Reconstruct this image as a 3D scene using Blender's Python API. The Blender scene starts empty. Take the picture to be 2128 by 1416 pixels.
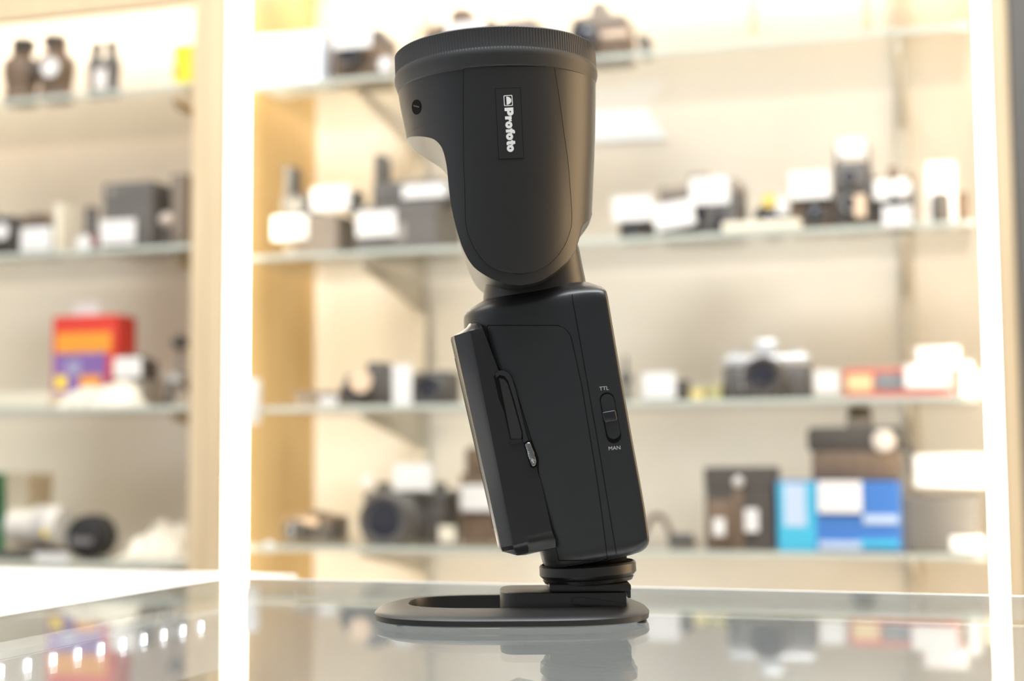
import bpy, bmesh, math, random
from mathutils import Vector, Matrix
random.seed(7)
S = bpy.context.scene
COL = S.collection
PI = math.pi
rad = math.radians

# ------------------------------------------------------------------ camera
F_PX, CX, CY = 2955.0, 1064.0, 708.0
YAW, PITCH, ROLL, CAMZ = rad(16.5), rad(4.58), rad(0.38), 0.062
f0 = Vector((-math.sin(YAW), math.cos(YAW), 0))          # level forward
r0 = Vector((math.cos(YAW), math.sin(YAW), 0))           # level right
FWD = (f0 * math.cos(PITCH) + Vector((0, 0, math.sin(PITCH)))).normalized()
u0 = r0.cross(FWD).normalized()
RGT = r0 * math.cos(ROLL) - u0 * math.sin(ROLL)
UPV = u0 * math.cos(ROLL) + r0 * math.sin(ROLL)
CAM = Vector((0, 0, CAMZ))
cd = bpy.data.cameras.new('camera')
co = bpy.data.objects.new('camera', cd); COL.objects.link(co)
M = Matrix((RGT, UPV, -FWD)).transposed().to_4x4(); M.translation = CAM
co.matrix_world = M
cd.sensor_width = 36.0; cd.lens = 36.0 * F_PX / 2128.0
cd.clip_start = 0.01; cd.clip_end = 50
cd.dof.use_dof = True; cd.dof.focus_distance = 0.525; cd.dof.aperture_fstop = 7.0
S.camera = co
# ------------------------------------------------------------------ world, exposure
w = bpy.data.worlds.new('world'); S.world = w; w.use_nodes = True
# unseen shop: cool, dim behind camera; warm glow added to light the flash's sides
nt = w.node_tree; wn = nt.nodes['Background']
tc = nt.nodes.new('ShaderNodeTexCoord'); sx = nt.nodes.new('ShaderNodeSeparateXYZ')
nt.links.new(tc.outputs['Generated'], sx.inputs[0])
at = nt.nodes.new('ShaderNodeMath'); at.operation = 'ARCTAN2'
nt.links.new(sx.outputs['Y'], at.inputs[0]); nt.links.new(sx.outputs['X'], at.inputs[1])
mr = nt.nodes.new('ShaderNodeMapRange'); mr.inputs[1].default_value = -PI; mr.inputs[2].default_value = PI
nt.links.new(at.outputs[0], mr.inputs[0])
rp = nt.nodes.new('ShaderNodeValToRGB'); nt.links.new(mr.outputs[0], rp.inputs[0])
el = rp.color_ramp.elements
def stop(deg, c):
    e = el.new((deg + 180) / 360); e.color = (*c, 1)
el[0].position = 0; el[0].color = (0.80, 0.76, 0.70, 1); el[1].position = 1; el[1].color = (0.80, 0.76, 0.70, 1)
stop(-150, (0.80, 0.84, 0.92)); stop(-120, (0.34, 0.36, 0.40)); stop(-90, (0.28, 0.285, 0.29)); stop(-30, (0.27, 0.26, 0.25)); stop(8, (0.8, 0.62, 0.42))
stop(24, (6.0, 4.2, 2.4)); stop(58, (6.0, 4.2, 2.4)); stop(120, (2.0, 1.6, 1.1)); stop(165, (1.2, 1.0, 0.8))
# even pale grey overhead, darker grey below to darken the flash's underside
az = nt.nodes.new('ShaderNodeMath'); az.operation = 'ABSOLUTE'; nt.links.new(sx.outputs['Z'], az.inputs[0])
ms = nt.nodes.new('ShaderNodeMapRange'); ms.interpolation_type = 'SMOOTHSTEP'; ms.inputs[1].default_value = 0.35; ms.inputs[2].default_value = 0.8
nt.links.new(az.outputs[0], ms.inputs[0])
mw = nt.nodes.new('ShaderNodeMix'); mw.data_type = 'RGBA'; mw.inputs[7].default_value = (0.62, 0.60, 0.57, 1)
ud = nt.nodes.new('ShaderNodeMath'); ud.operation = 'GREATER_THAN'; ud.inputs[1].default_value = 0.0; nt.links.new(sx.outputs['Z'], ud.inputs[0])
mu = nt.nodes.new('ShaderNodeMix'); mu.data_type = 'RGBA'; mu.inputs[6].default_value = (0.20, 0.19, 0.18, 1); mu.inputs[7].default_value = (0.62, 0.60, 0.57, 1)
nt.links.new(ud.outputs[0], mu.inputs[0]); nt.links.new(mu.outputs[2], mw.inputs[7])
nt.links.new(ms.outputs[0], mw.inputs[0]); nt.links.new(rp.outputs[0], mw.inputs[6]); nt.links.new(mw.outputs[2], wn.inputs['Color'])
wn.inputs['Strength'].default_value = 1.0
S.view_settings.view_transform = 'Standard'; S.view_settings.look = 'None'
S.view_settings.exposure = 0.0; S.view_settings.gamma = 1.0
S.cycles.use_denoising = True
S.cycles.max_bounces = 10; S.cycles.transparent_max_bounces = 24
S.cycles.sample_clamp_indirect = 6.0
S.cycles.caustics_reflective = False

def area_lamp(name, loc, target, sx, sy, power, color):
    l = bpy.data.lights.new(name, 'AREA'); l.shape = 'RECTANGLE'; l.size = sx; l.size_y = sy
    l.energy = power; l.color = color
    o = bpy.data.objects.new(name, l); COL.objects.link(o)
    o.location = loc
    o.rotation_euler = (Vector(target) - Vector(loc)).to_track_quat('-Z', 'Y').to_euler()
    return o
# shop ceiling lamps over the counter and in front of the cabinets
area_lamp('shop_ceiling_lamp', (-0.08, 0.28, 1.5), (-0.15, 0.45, 0), 1.5, 0.6, 48, (0.92, 0.96, 1.0))
area_lamp('shop_ceiling_lamp', (-0.7, 1.05, 1.6), (-0.7, 1.75, 0.2), 2.4, 0.3, 22, (1.0, 0.95, 0.88))

# ------------------------------------------------------------------ pixel -> place
def ray(px, py):
    return FWD + RGT * ((px - CX) / F_PX) + UPV * ((CY - py) / F_PX)
def atY(px, py, Y):
    d = ray(px, py); return CAM + d * (Y / d.y)
def atZ(px, py, z):
    d = ray(px, py); return CAM + d * ((z - CAMZ) / d.z)

# ------------------------------------------------------------------ materials
MATS = {}
def mat(name, col, rough=0.5, metal=0.0, spec=0.5, noise=0.0, nscale=60, bump=0.0, bscale=900, emit=None, estr=0.0, coat=0.0):
    if name in MATS: return MATS[name]
    m = bpy.data.materials.new(name); m.use_nodes = True
    nt = m.node_tree; b = nt.nodes['Principled BSDF']
    b.inputs['Base Color'].default_value = (*col, 1)
    b.inputs['Roughness'].default_value = rough
    b.inputs['Metallic'].default_value = metal
    b.inputs['Specular IOR Level'].default_value = spec
    b.inputs['Coat Weight'].default_value = coat
    if emit:
        b.inputs['Emission Color'].default_value = (*emit, 1); b.inputs['Emission Strength'].default_value = estr
    tc = nt.nodes.new('ShaderNodeTexCoord')
    if noise > 0:
        n = nt.nodes.new('ShaderNodeTexNoise'); n.inputs['Scale'].default_value = nscale; n.inputs['Detail'].default_value = 4
        nt.links.new(tc.outputs['Object'], n.inputs['Vector'])
        mx = nt.nodes.new('ShaderNodeMix'); mx.data_type = 'RGBA'; mx.blend_type = 'MULTIPLY'
        mx.inputs[0].default_value = noise
        mx.inputs[6].default_value = (*col, 1)
        nt.links.new(n.outputs['Color'], mx.inputs[7]); 
        cr = nt.nodes.new('ShaderNodeMapRange'); cr.inputs[1].default_value = 0.3; cr.inputs[2].default_value = 0.7
        cr.inputs[3].default_value = 0.55; cr.inputs[4].default_value = 1.25
        nt.links.new(n.outputs['Fac'], cr.inputs[0]); nt.links.new(cr.outputs[0], mx.inputs[7])
        nt.links.new(mx.outputs[2], b.inputs['Base Color'])
    if bump > 0:
        n2 = nt.nodes.new('ShaderNodeTexNoise'); n2.inputs['Scale'].default_value = bscale; n2.inputs['Detail'].default_value = 3
        nt.links.new(tc.outputs['Object'], n2.inputs['Vector'])
        bp = nt.nodes.new('ShaderNodeBump'); bp.inputs['Strength'].default_value = bump; bp.inputs['Distance'].default_value = 0.0004
        nt.links.new(n2.outputs['Fac'], bp.inputs['Height']); nt.links.new(bp.outputs['Normal'], b.inputs['Normal'])
    MATS[name] = m; return m

def wood(name, c1, c2, scale=(14, 14, 1.2)):
    m = bpy.data.materials.new(name); m.use_nodes = True; nt = m.node_tree; b = nt.nodes['Principled BSDF']
    tc = nt.nodes.new('ShaderNodeTexCoord'); mp = nt.nodes.new('ShaderNodeMapping'); mp.inputs['Scale'].default_value = scale
    n = nt.nodes.new('ShaderNodeTexNoise'); n.inputs['Scale'].default_value = 3; n.inputs['Detail'].default_value = 6
    cr = nt.nodes.new('ShaderNodeValToRGB')
    cr.color_ramp.elements[0].color = (*c1, 1); cr.color_ramp.elements[1].color = (*c2, 1)
    cr.color_ramp.elements[0].position = 0.3; cr.color_ramp.elements[1].position = 0.7
    nt.links.new(tc.outputs['Object'], mp.inputs[0]); nt.links.new(mp.outputs[0], n.inputs['Vector'])
    nt.links.new(n.outputs['Fac'], cr.inputs[0]); nt.links.new(cr.outputs[0], b.inputs['Base Color'])
    b.inputs['Roughness'].default_value = 0.45
    return m

def glass(name, tint):
    m = bpy.data.materials.new(name); m.use_nodes = True; nt = m.node_tree; nt.nodes.clear()
    out = nt.nodes.new('ShaderNodeOutputMaterial'); mx = nt.nodes.new('ShaderNodeMixShader')
    tr = nt.nodes.new('ShaderNodeBsdfTransparent'); tr.inputs[0].default_value = (*tint, 1)
    gl = nt.nodes.new('ShaderNodeBsdfGlossy'); gl.inputs['Roughness'].default_value = 0.0
    fr = nt.nodes.new('ShaderNodeFresnel'); ge = nt.nodes.new('ShaderNodeNewGeometry')
    mr = nt.nodes.new('ShaderNodeMapRange')      # both faces of the pane reflect as air-to-glass
    mr.inputs[3].default_value = 1.5; mr.inputs[4].default_value = 1 / 1.5
    nt.links.new(ge.outputs['Backfacing'], mr.inputs[0]); nt.links.new(mr.outputs[0], fr.inputs['IOR'])
    nt.links.new(fr.outputs[0], mx.inputs[0]); nt.links.new(tr.outputs[0], mx.inputs[1]); nt.links.new(gl.outputs[0], mx.inputs[2])
    nt.links.new(mx.outputs[0], out.inputs[0]); return m

def emit(name, col, s):
    m = bpy.data.materials.new(name); m.use_nodes = True; nt = m.node_tree; nt.nodes.clear()
    out = nt.nodes.new('ShaderNodeOutputMaterial'); e = nt.nodes.new('ShaderNodeEmission')
    e.inputs[0].default_value = (*col, 1); e.inputs[1].default_value = s
    nt.links.new(e.outputs[0], out.inputs[0]); return m

WALLC = mat('cream_laminate', (0.81, 0.75, 0.66), 0.5, noise=0.12, nscale=6)
WOOD = wood('honey_wood', (0.60, 0.40, 0.16), (0.70, 0.50, 0.23))
WOODE = wood('tan_wood_edge', (0.66, 0.51, 0.32), (0.74, 0.59, 0.38))
LED = emit('warm_led', (1.0, 0.90, 0.71), 22)
LEDT = emit('warm_led_top', (1.0, 0.93, 0.82), 18)
LEDC = emit('cool_led', (0.92, 0.96, 1.0), 9)
PANE = glass('clear_glass', (0.97, 0.985, 0.975))
CGLASS = glass('counter_glass', (0.965, 0.98, 0.975))
GEDGE = mat('green_glass_edge', (0.56, 0.60, 0.53), 0.15)
WEDGE = mat('glass_edge_glint', (0.86, 0.88, 0.86), 0.25)  # glint along the counter edge put into the colour as near white
STEEL = mat('rail_metal', (0.62, 0.57, 0.48), 0.4, 0.3, noise=0.15)
DGREY = mat('dark_grey_paint', (0.11, 0.105, 0.095), 0.6, noise=0.1)
WHITE = mat('white_paper', (0.86, 0.84, 0.81), 0.6)
CWHITE = mat('cool_white_card', (0.90, 0.94, 0.99), 0.5)
WLAM = mat('white_laminate', (0.93, 0.92, 0.90), 0.25)
FLOORM = mat('floor_vinyl', (0.35, 0.32, 0.28), 0.5, noise=0.2, nscale=10)
# flash plastics
PLA = mat('black_plastic', (0.013, 0.0128, 0.0125), 0.40, bump=0.05, bscale=2600)
PLB = mat('black_plastic_body', (0.013, 0.014, 0.0155), 0.36, bump=0.05, bscale=2600)
PLG = mat('glossy_black', (0.012, 0.012, 0.013), 0.22)
RUB = mat('black_rubber', (0.022, 0.022, 0.0225), 0.5, bump=0.08, bscale=2000)
VOID = mat('gap_black', (0.004, 0.004, 0.004), 0.8, spec=0.1)
INK = mat('white_ink', (0.82, 0.82, 0.80), 0.5)
INKG = mat('grey_ink', (0.55, 0.55, 0.54), 0.5)
CHROME = mat('clear_window', (0.32, 0.33, 0.33), 0.10, 1.0, bump=1.0, bscale=350)
DIFF = mat('frosted_glass', (0.7, 0.7, 0.66), 0.35)

# ------------------------------------------------------------------ mesh helpers
def finish(bm, sharp=35):
    bmesh.ops.recalc_face_normals(bm, faces=bm.faces[:])
    lim = rad(sharp)
    for f in bm.faces: f.smooth = True
    for e in bm.edges:
        if len(e.link_faces) == 2:
            e.smooth = e.calc_face_angle(0) < lim
def obj(name, bm, m, parent=None, sharp=35, fin=True):
    if fin: finish(bm, sharp)
    me = bpy.data.meshes.new(name); bm.to_mesh(me); bm.free()
    for x in (m if isinstance(m, (list, tuple)) else [m]): me.materials.append(x)
    o = bpy.data.objects.new(name, me); COL.objects.link(o)
    if parent is not None: o.parent = parent
    return o
def thing(name, label, cat, loc=(0, 0, 0), rz=0.0, group=None):
    o = bpy.data.objects.new(name, None); COL.objects.link(o); o.empty_display_size = 0.02
    o.location = loc; o.rotation_euler = (0, 0, rz); o['label'] = label; o['category'] = cat
    if group: o['group'] = group
    return o
def tag(o, label, cat, group=None):
    o['label'] = label; o['category'] = cat
    if group: o['group'] = group
    return o
def struct(name, bm, m):
    o = obj(name, bm, m); o['kind'] = 'structure'; return o
def box(bm, x0, x1, y0, y1, z0, z1, bev=0.0, seg=2, mi=0):
    vs = [bm.verts.new((x, y, z)) for x in (x0, x1) for y in (y0, y1) for z in (z0, z1)]
    idx = [(0, 1, 3, 2), (4, 6, 7, 5), (0, 4, 5, 1), (2, 3, 7, 6), (0, 2, 6, 4), (1, 5, 7, 3)]
    fs = [bm.faces.new([vs[i] for i in t]) for t in idx]
    for f in fs: f.material_index = mi
    if bev > 0:
        es = list({e for f in fs for e in f.edges})
        bmesh.ops.bevel(bm, geom=es, offset=bev, segments=seg, profile=0.5, affect='EDGES')
    return bm
def nb(): return bmesh.new()
def bx(*a, **k): return box(nb(), *a, **k)
def lathe(prof, n=32, axis='Z', c=(0, 0, 0), bm=None, cap=True, mod=None):
    """prof: list of (r, h); axis along h."""
    bm = bm or nb(); rings = []
    for k, (r, h) in enumerate(prof):
        ring = []
        for i in range(n):
            a = 2 * PI * i / n; rr = r if mod is None else mod(k, i, r)
            x, y = rr * math.cos(a), rr * math.sin(a)
            p = (x, y, h) if axis == 'Z' else ((x, -h, y) if axis == 'Y' else (h, x, y))
            ring.append(bm.verts.new((p[0] + c[0], p[1] + c[1], p[2] + c[2])))
        rings.append(ring)
    for a, b in zip(rings, rings[1:]):
        for i in range(n):
            j = (i + 1) % n; bm.faces.new((a[i], a[j], b[j], b[i]))
    if cap:
        bm.faces.new(rings[0][::-1]); bm.faces.new(rings[-1])
    return bm
def prism(pts, y0, y1, bm=None, bev=0.0):
    """outline in X,Z extruded along Y"""
    bm = bm or nb()
    a = [bm.verts.new((x, y0, z)) for x, z in pts]; b = [bm.verts.new((x, y1, z)) for x, z in pts]
    fs = [bm.faces.new(a), bm.faces.new(b[::-1])]
    n = len(pts)
    for i in range(n):
        j = (i + 1) % n; fs.append(bm.faces.new((a[j], a[i], b[i], b[j])))
    if bev > 0:
        bmesh.ops.bevel(bm, geom=list({e for f in fs for e in f.edges}), offset=bev, segments=2, profile=0.5, affect='EDGES')
    return bm
def tube(pts, r, n=8, bm=None):
    bm = bm or nb(); pts = [Vector(p) for p in pts]; rings = []
    for i, p in enumerate(pts):
        d = (pts[min(i + 1, len(pts) - 1)] - pts[max(i - 1, 0)]).normalized()
        a = d.orthogonal().normalized()
        if rings: 
            a = (pa - d * pa.dot(d)).normalized()
        pa = a; b = d.cross(a); rr = r[i] if isinstance(r, (list, tuple)) else r
        rings.append([bm.verts.new(p + (a * math.cos(2 * PI * k / n) + b * math.sin(2 * PI * k / n)) * rr) for k in range(n)])
    for A, B in zip(rings, rings[1:]):
        for i in range(n):
            j = (i + 1) % n; bm.faces.new((A[i], A[j], B[j], B[i]))
    bm.faces.new(rings[0][::-1]); bm.faces.new(rings[-1]); return bm
def pchip(xs, ys, x):
    n = len(xs)
    if x <= xs[0]: return ys[0]
    if x >= xs[-1]: return ys[-1]
    h = [xs[i + 1] - xs[i] for i in range(n - 1)]; d = [(ys[i + 1] - ys[i]) / h[i] for i in range(n - 1)]
    m = [0.0] * n; m[0] = d[0]; m[-1] = d[-1]
    for i in range(1, n - 1):
        if d[i - 1] * d[i] > 0:
            w1, w2 = 2 * h[i] + h[i - 1], h[i] + 2 * h[i - 1]
            m[i] = (w1 + w2) / (w1 / d[i - 1] + w2 / d[i])
    k = max(i for i in range(n - 1) if xs[i] <= x); t = (x - xs[k]) / h[k]
    return ((2 * t**3 - 3 * t**2 + 1) * ys[k] + (t**3 - 2 * t**2 + t) * h[k] * m[k] + (-2 * t**3 + 3 * t**2) * ys[k + 1] + (t**3 - t**2) * h[k] * m[k + 1])

# ================================================================== SETTING
ZF = -0.95
YF, YB = 1.66, 1.94           # cabinet front plane, back wall plane
struct('floor', bx(-3.2, 0.8, -1.2, 2.1, ZF - 0.05, ZF), FLOORM)
struct('wall_back', bx(-3.2, 0.8, 1.985, 2.07, ZF, 1.6), WALLC)
XL = atY(467.5, 700, YF).x      # inner face of the main bay's left side panel
XR = atY(2079.5, 700, YF).x     # inner face of its right side panel
XLL = atY(-810, 700, YF).x - 0.018                   # far side of the left bay
struct('wall_right', bx(XR + 0.020, XR + 0.75, YF - 0.02, YB + 0.045, ZF, 1.6), DGREY)
TOPZ = 0.80
PT = 0.036
XP = atY(428, 700, YF).x      # joint between the two cabinets
# --- the two wall cabinets
def cabinet(name, label, x0, x1, pl, pr, head_z):
    t = thing(name, label, 'cabinet', ((x0 + x1) / 2, (YF + YB) / 2, ZF), 0, 'wall display cabinets')
    ox, oy, oz = (x0 + x1) / 2, (YF + YB) / 2, ZF
    def P(n, a, m, **k): 
        b = bx(a[0] - ox, a[1] - ox, a[2] - oy, a[3] - oy, a[4] - oz, a[5] - oz, **k); return obj(n, b, m, t)
    P('back_panel', (x0, x1, YB, YB + 0.02, ZF + 0.0, TOPZ), WALLC)
    P('side_panel', (x0, x0 + pl, YF, YB, ZF, TOPZ), [WOOD])
    P('side_panel', (x1 - pr, x1, YF, YB, ZF, TOPZ), [WOOD])
    P('edge_strip', (x0, x0 + pl, YF - 0.004, YF, ZF, TOPZ), WOODE)
    P('edge_strip', (x1 - pr, x1, YF - 0.004, YF, ZF, TOPZ), WOODE)
    P('top_board', (x0 + pl, x1 - pr, YF, YB, TOPZ - 0.02, TOPZ), WOODE)
    P('header', (x0 + pl, x1 - pr, YF, YF + 0.018, head_z, TOPZ - 0.02), WOODE)
    P('base_board', (x0 + pl, x1 - pr, YF + 0.01, YB, -0.42, -0.40), WLAM)
    d = P('base_door', (x0 + pl + 0.002, (x0 + x1) / 2 - 0.001, YF, YF + 0.018, ZF + 0.06, -0.42), WOODE)
    d2 = P('base_door', ((x0 + x1) / 2 + 0.001, x1 - pr - 0.002, YF, YF + 0.018, ZF + 0.06, -0.42), WOODE)
    P('plinth', (x0 + pl, x1 - pr, YF + 0.03, YF + 0.045, ZF, ZF + 0.06), DGREY)
    # joint lines of the cladding above the top shelf
    return t
HZ = atY(170, 26, YF).z
CABM = cabinet('display_cabinet', 'tall wood framed display cabinet behind the flash, between two light strips', XP, XR + 0.018, XL - XP, 0.018, 0.735)
for jx in (1566, 1801):      # joint strips of the back lining above the top shelf
    xx = atY(jx, 60, YB).x - CABM.location.x; zz = atY(jx, 64, YB).z - ZF
    jb = obj('joint_strip', bx(xx - 0.0025, xx + 0.0025, YB - CABM.location.y - 0.003, YB - CABM.location.y, zz, TOPZ - 0.03 - ZF), STEEL, CABM)
CABL = cabinet('display_cabinet', 'tall display cabinet at the left edge holding binoculars and a red box', XLL, XP - 0.001, 0.018, 0.020, HZ)

# --- light strips on the cabinet front
def led_strip(label, px, wpx, zb, zt, side, group='vertical light strips'):
    """profile fixed to a side panel's inner face at its front edge, shining into the cabinet"""
    x0 = atY(px - wpx / 2, 700, YF).x; x1 = atY(px + wpx / 2, 700, YF).x
    t = thing('light_strip', label, 'light strip', ((x0 + x1) / 2, YF, zb), 0, group)
    h = (x1 - x0) / 2 - 0.0004
    obj('housing', bx(-h if side > 0 else h - 0.003, -h + 0.003 if side > 0 else h, -0.003, 0.017, 0, zt - zb), STEEL, t)
    a, b = (-h + 0.003, h) if side > 0 else (-h, h - 0.003)
    obj('diffuser', bx(a, b, -0.003, 0.017, 0.002, zt - zb - 0.002, bev=0.004), LED, t)
    return t
led_strip('glowing white vertical light strip on the wooden post left of the flash', 485, 34, -0.395, 0.732, 1)
led_strip('glowing white vertical light strip at the right edge of the cabinet', 2064, 30, -0.395, 0.732, -1)
led_strip('unseen added vertical light strip at the far left end of the left cabinet', -790, 40, -0.395, HZ - 0.003, 1)  # out of view, added to brighten the left bay's back wall
ls0 = bpy.data.objects['light_strip']
ca, cb = atY(504, 880, YF - 0.004), atY(532, 788, YF - 0.004)
obj('connector', bx(ca.x - ls0.location.x, cb.x - ls0.location.x, -0.004, 0.012, ca.z - ls0.location.z, cb.z - ls0.location.z, bev=0.002), mat('white_plastic', (0.92, 0.92, 0.9), 0.4), ls0)
def top_light(label, x0, x1):
    t = thing('light_bar', label, 'light strip', ((x0 + x1) / 2, YB - 0.07, TOPZ - 0.020), 0, 'light bars under the cabinet tops')
    L = (x1 - x0) / 2
    obj('housing', bx(-L, L, -0.02, 0.02, -0.012, 0), STEEL, t)
    obj('diffuser', bx(-L + 0.004, L - 0.004, -0.017, 0.017, -0.024, -0.012, bev=0.004), LEDT, t)
top_light('long light bar under the top of the middle cabinet', XL + 0.02, XR - 0.02)
top_light('long light bar under the top of the left cabinet', XLL + 0.05, XP - 0.05)

# --- glass shelves
ZS = [atY(1300, 107, YF).z, atY(1590, 477, YF).z, atY(1590, 828, YF).z, atY(1740, 1150, YF).z]
ZL = [atY(200, 187, YF).z, atY(200, 516, YF).z, atY(200, 846, YF).z, atY(200, 1168, YF).z]
GT = 0.007
def shelf(label, x0, x1, z, group):
    t = thing('glass_shelf', label, 'shelf', ((x0 + x1) / 2, YF + 0.006, z - GT), 0, group)
    L = (x1 - x0) / 2 - 0.002; D = YB - YF - 0.0195
    obj('glass_pane', bx(-L, L, 0.0012, D, 0, GT), PANE, t)
    obj('polished_edge', bx(-L, L, -0.0008, 0.001, 0.0002, GT - 0.0002, bev=0.0006, seg=1), GEDGE, t)
    return t
nm = ['top', 'second', 'third', 'lowest']
for i, z in enumerate(ZS):
    shelf(['top glass shelf of the middle cabinet, above the flash head', 'second glass shelf of the middle cabinet holding a row of cameras and white tags',
           'third glass shelf of the middle cabinet with the silver camera and red box', 'lowest glass shelf of the middle cabinet under the blue box'][i],
          XL + 0.022, XR - 0.022, z, 'glass shelves of the middle cabinet')
for i, z in enumerate(ZL):
    shelf(['top glass shelf of the left cabinet under the binoculars', 'second glass shelf of the left cabinet under the large dark grey box',
           'third glass shelf of the left cabinet under the red and purple box', 'lowest glass shelf of the left cabinet under the round black case'][i],
          XLL + 0.02, XP - 0.022, z, 'glass shelves of the left cabinet')
# --- slotted uprights with tapered shelf brackets
def upright(cab, px, zs):
    x = atY(px, 700, YB).x - cab.location.x; yb = YB - cab.location.y - 0.0002; zo = cab.location.z
    r = obj('shelf_upright', bx(x - 0.010, x + 0.010, yb - 0.012, yb, -0.38 - zo, TOPZ - 0.03 - zo), STEEL, cab)
    for z in zs:
        zz = z - GT - zo
        pts = [(-0.012, zz - 0.0005), (-0.235, zz - 0.0005), (-0.235, zz - 0.008), (-0.10, zz - 0.030), (-0.012, zz - 0.048)]
        bm = nb()
        a = [bm.verts.new((x - 0.0025, yb + y, q)) for y, q in pts]; c = [bm.verts.new((x + 0.0025, yb + y, q)) for y, q in pts]
        bm.faces.new(a); bm.faces.new(c[::-1])
        for i in range(5): bm.faces.new((a[i], c[i], c[(i + 1) % 5], a[(i + 1) % 5]))
        obj('bracket', bm, STEEL, r)
upright(CABM, 878, ZS); upright(CABM, 1888, ZS); upright(CABL, 520, ZL)

# ================================================================== GLASS COUNTER
K0 = atZ(470, 1201, 0); K1 = atZ(2100, 1239, 0)            # back left corner, a point far along the back edge
KA = math.atan2(K1.y - K0.y, K1.x - K0.x)
KM = Matrix.Translation((K0.x, K0.y, 0)) @ Matrix.Rotation(KA, 4, 'Z')
def kloc(p): return KM.inverted() @ p
LX, LY = 1.15, -0.55          # counter size along its own axes (corner at 0, 0)
t = thing('glass_counter', 'glass topped display counter carrying the flash on its stand', 'counter', (K0.x, K0.y, ZF), KA)
def PC(n, a, m, **k): return obj(n, bx(a[0], a[1], a[2], a[3], a[4] - ZF, a[5] - ZF, **k), m, t)
PC('glass_top', (0.003, LX, LY, -0.003, -0.0014, 0.0), CGLASS)
PC('polished_edge', (0, LX, -0.003, 0, -0.010, 0.0002), WEDGE)
PC('polished_edge', (0, 0.003, LY, -0.003, -0.010, 0.0002), WEDGE)
PC('side_pane', (0.004, 0.0065, LY + 0.02, -0.02, -0.45, -0.0015), PANE)
PC('back_panel', (0.01, LX - 0.01, -0.014, -0.007, -0.45, -0.0115), WLAM)
PC('added_fill_tube', (0.03, LX - 0.03, LY + 0.03, LY + 0.045, -0.045, -0.030), emit('fill_tube_glow', (1.0, 0.97, 0.92), 7))  # hidden tube added to brighten the inside of the counter
PC('inner_floor', (0.01, LX - 0.01, LY + 0.02, -0.014, -0.47, -0.45), WLAM)
PC('front_panel', (0.004, LX, LY, LY + 0.018, ZF, -0.45), WOODE)
PC('base', (0.02, LX - 0.02, LY + 0.03, -0.02, ZF, -0.47), WLAM)
# light bar with single diodes, under the glass along the left edge
b0, b1 = kloc(atZ(40, 1385, -0.015)), kloc(atZ(430, 1305, -0.015))
bxx = (b0.x + b1.x) / 2; pitch = (b1.y - b0.y) / 8
t = thing('light_bar', 'light bar with a row of bright white diodes under the counter glass at left', 'light strip', KM @ Vector((bxx, b0.y, -0.030)), KA)
y0b, y1b = -0.10, -0.03 - b0.y
obj('housing', bx(-0.012, -0.001, y0b, y1b, -0.006, 0.0195), mat('bar_profile', (0.75, 0.76, 0.78), 0.35, 0.2), t)
obj('cover_strip', bx(-0.001, 0.0, y0b, y1b, -0.006, 0.019), mat('bar_face', (0.8, 0.8, 0.82), 0.3), t)
for k in range(-3, 9):
    y = k * pitch
    if y > y1b - 0.004: break
    obj('diode', bx(0.0, 0.0012, y - 0.0019, y + 0.0019, 0.0130, 0.0178, bev=0.0005, seg=1), LEDC, t)
# white work table behind the counter; left wing added to reflect in the flash
p, q = kloc(atZ(640, 1190, -0.02)), kloc(atZ(300, 1187, -0.02))
t = thing('work_table', 'bright white topped work table behind the glass counter, with a left wing added as reflector', 'table', (K0.x, K0.y, ZF), KA)
bm = nb(); tz0, tz1 = -ZF - 0.045, -ZF - 0.02
pl = [(-1.3, LY), (-0.012, LY), (-0.012, 0.012), (p.x, 0.012), (p.x, q.y), (-1.3, q.y)]
a_ = [bm.verts.new((x, y, tz0)) for x, y in pl]; b_ = [bm.verts.new((x, y, tz1)) for x, y in pl]
bm.faces.new(a_[::-1]); bm.faces.new(b_)
for i in range(6): bm.faces.new((a_[i], a_[(i + 1) % 6], b_[(i + 1) % 6], b_[i]))
obj('table_top', bm, WLAM, t)
for lx, ly in ((-1.26, LY + 0.05), (-0.06, LY + 0.05), (-1.26, q.y - 0.05), (p.x - 0.05, q.y - 0.05)):
    obj('leg', bx(lx - 0.02, lx + 0.02, ly - 0.02, ly + 0.02, 0, tz0), STEEL, t)

# ================================================================== THINGS ON THE SHELVES
DK = mat('dark_leatherette', (0.095, 0.083, 0.072), 0.5, noise=0.3, nscale=300)  # base tones of the dark goods lifted to imitate lens haze
DK2 = mat('charcoal_plastic', (0.115, 0.108, 0.10), 0.45, noise=0.2, nscale=80)
BRN = mat('brown_leather', (0.19, 0.13, 0.085), 0.55, noise=0.35, nscale=90)
SLV = mat('satin_silver', (0.70, 0.70, 0.69), 0.35, 0.6)
GRYM = mat('grey_metal', (0.32, 0.31, 0.29), 0.4, 0.4)
LENSG = mat('lens_glass', (0.03, 0.03, 0.04), 0.05, coat=0.5)
CARD = mat('dark_grey_card', (0.15, 0.138, 0.125), 0.55, noise=0.15, nscale=20)
TAUPE = mat('taupe_card', (0.30, 0.25, 0.20), 0.6, noise=0.15, nscale=20)
CREAM = mat('cream_card', (0.84, 0.78, 0.62), 0.6)
BEIGE = mat('beige_card', (0.74, 0.64, 0.46), 0.6)
RED = mat('red_card', (0.78, 0.06, 0.04), 0.45)
ORG = mat('orange_print', (0.90, 0.36, 0.04), 0.5)
PUR = mat('purple_print', (0.26, 0.15, 0.42), 0.5, noise=0.4, nscale=60)
YEL = mat('yellow_card', (0.95, 0.72, 0.05), 0.5)
BLU = mat('blue_card', (0.06, 0.20, 0.56), 0.4)
CYA = mat('cyan_print', (0.07, 0.50, 0.72), 0.4)
LBL = mat('pale_blue_print', (0.55, 0.66, 0.82), 0.45)
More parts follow.
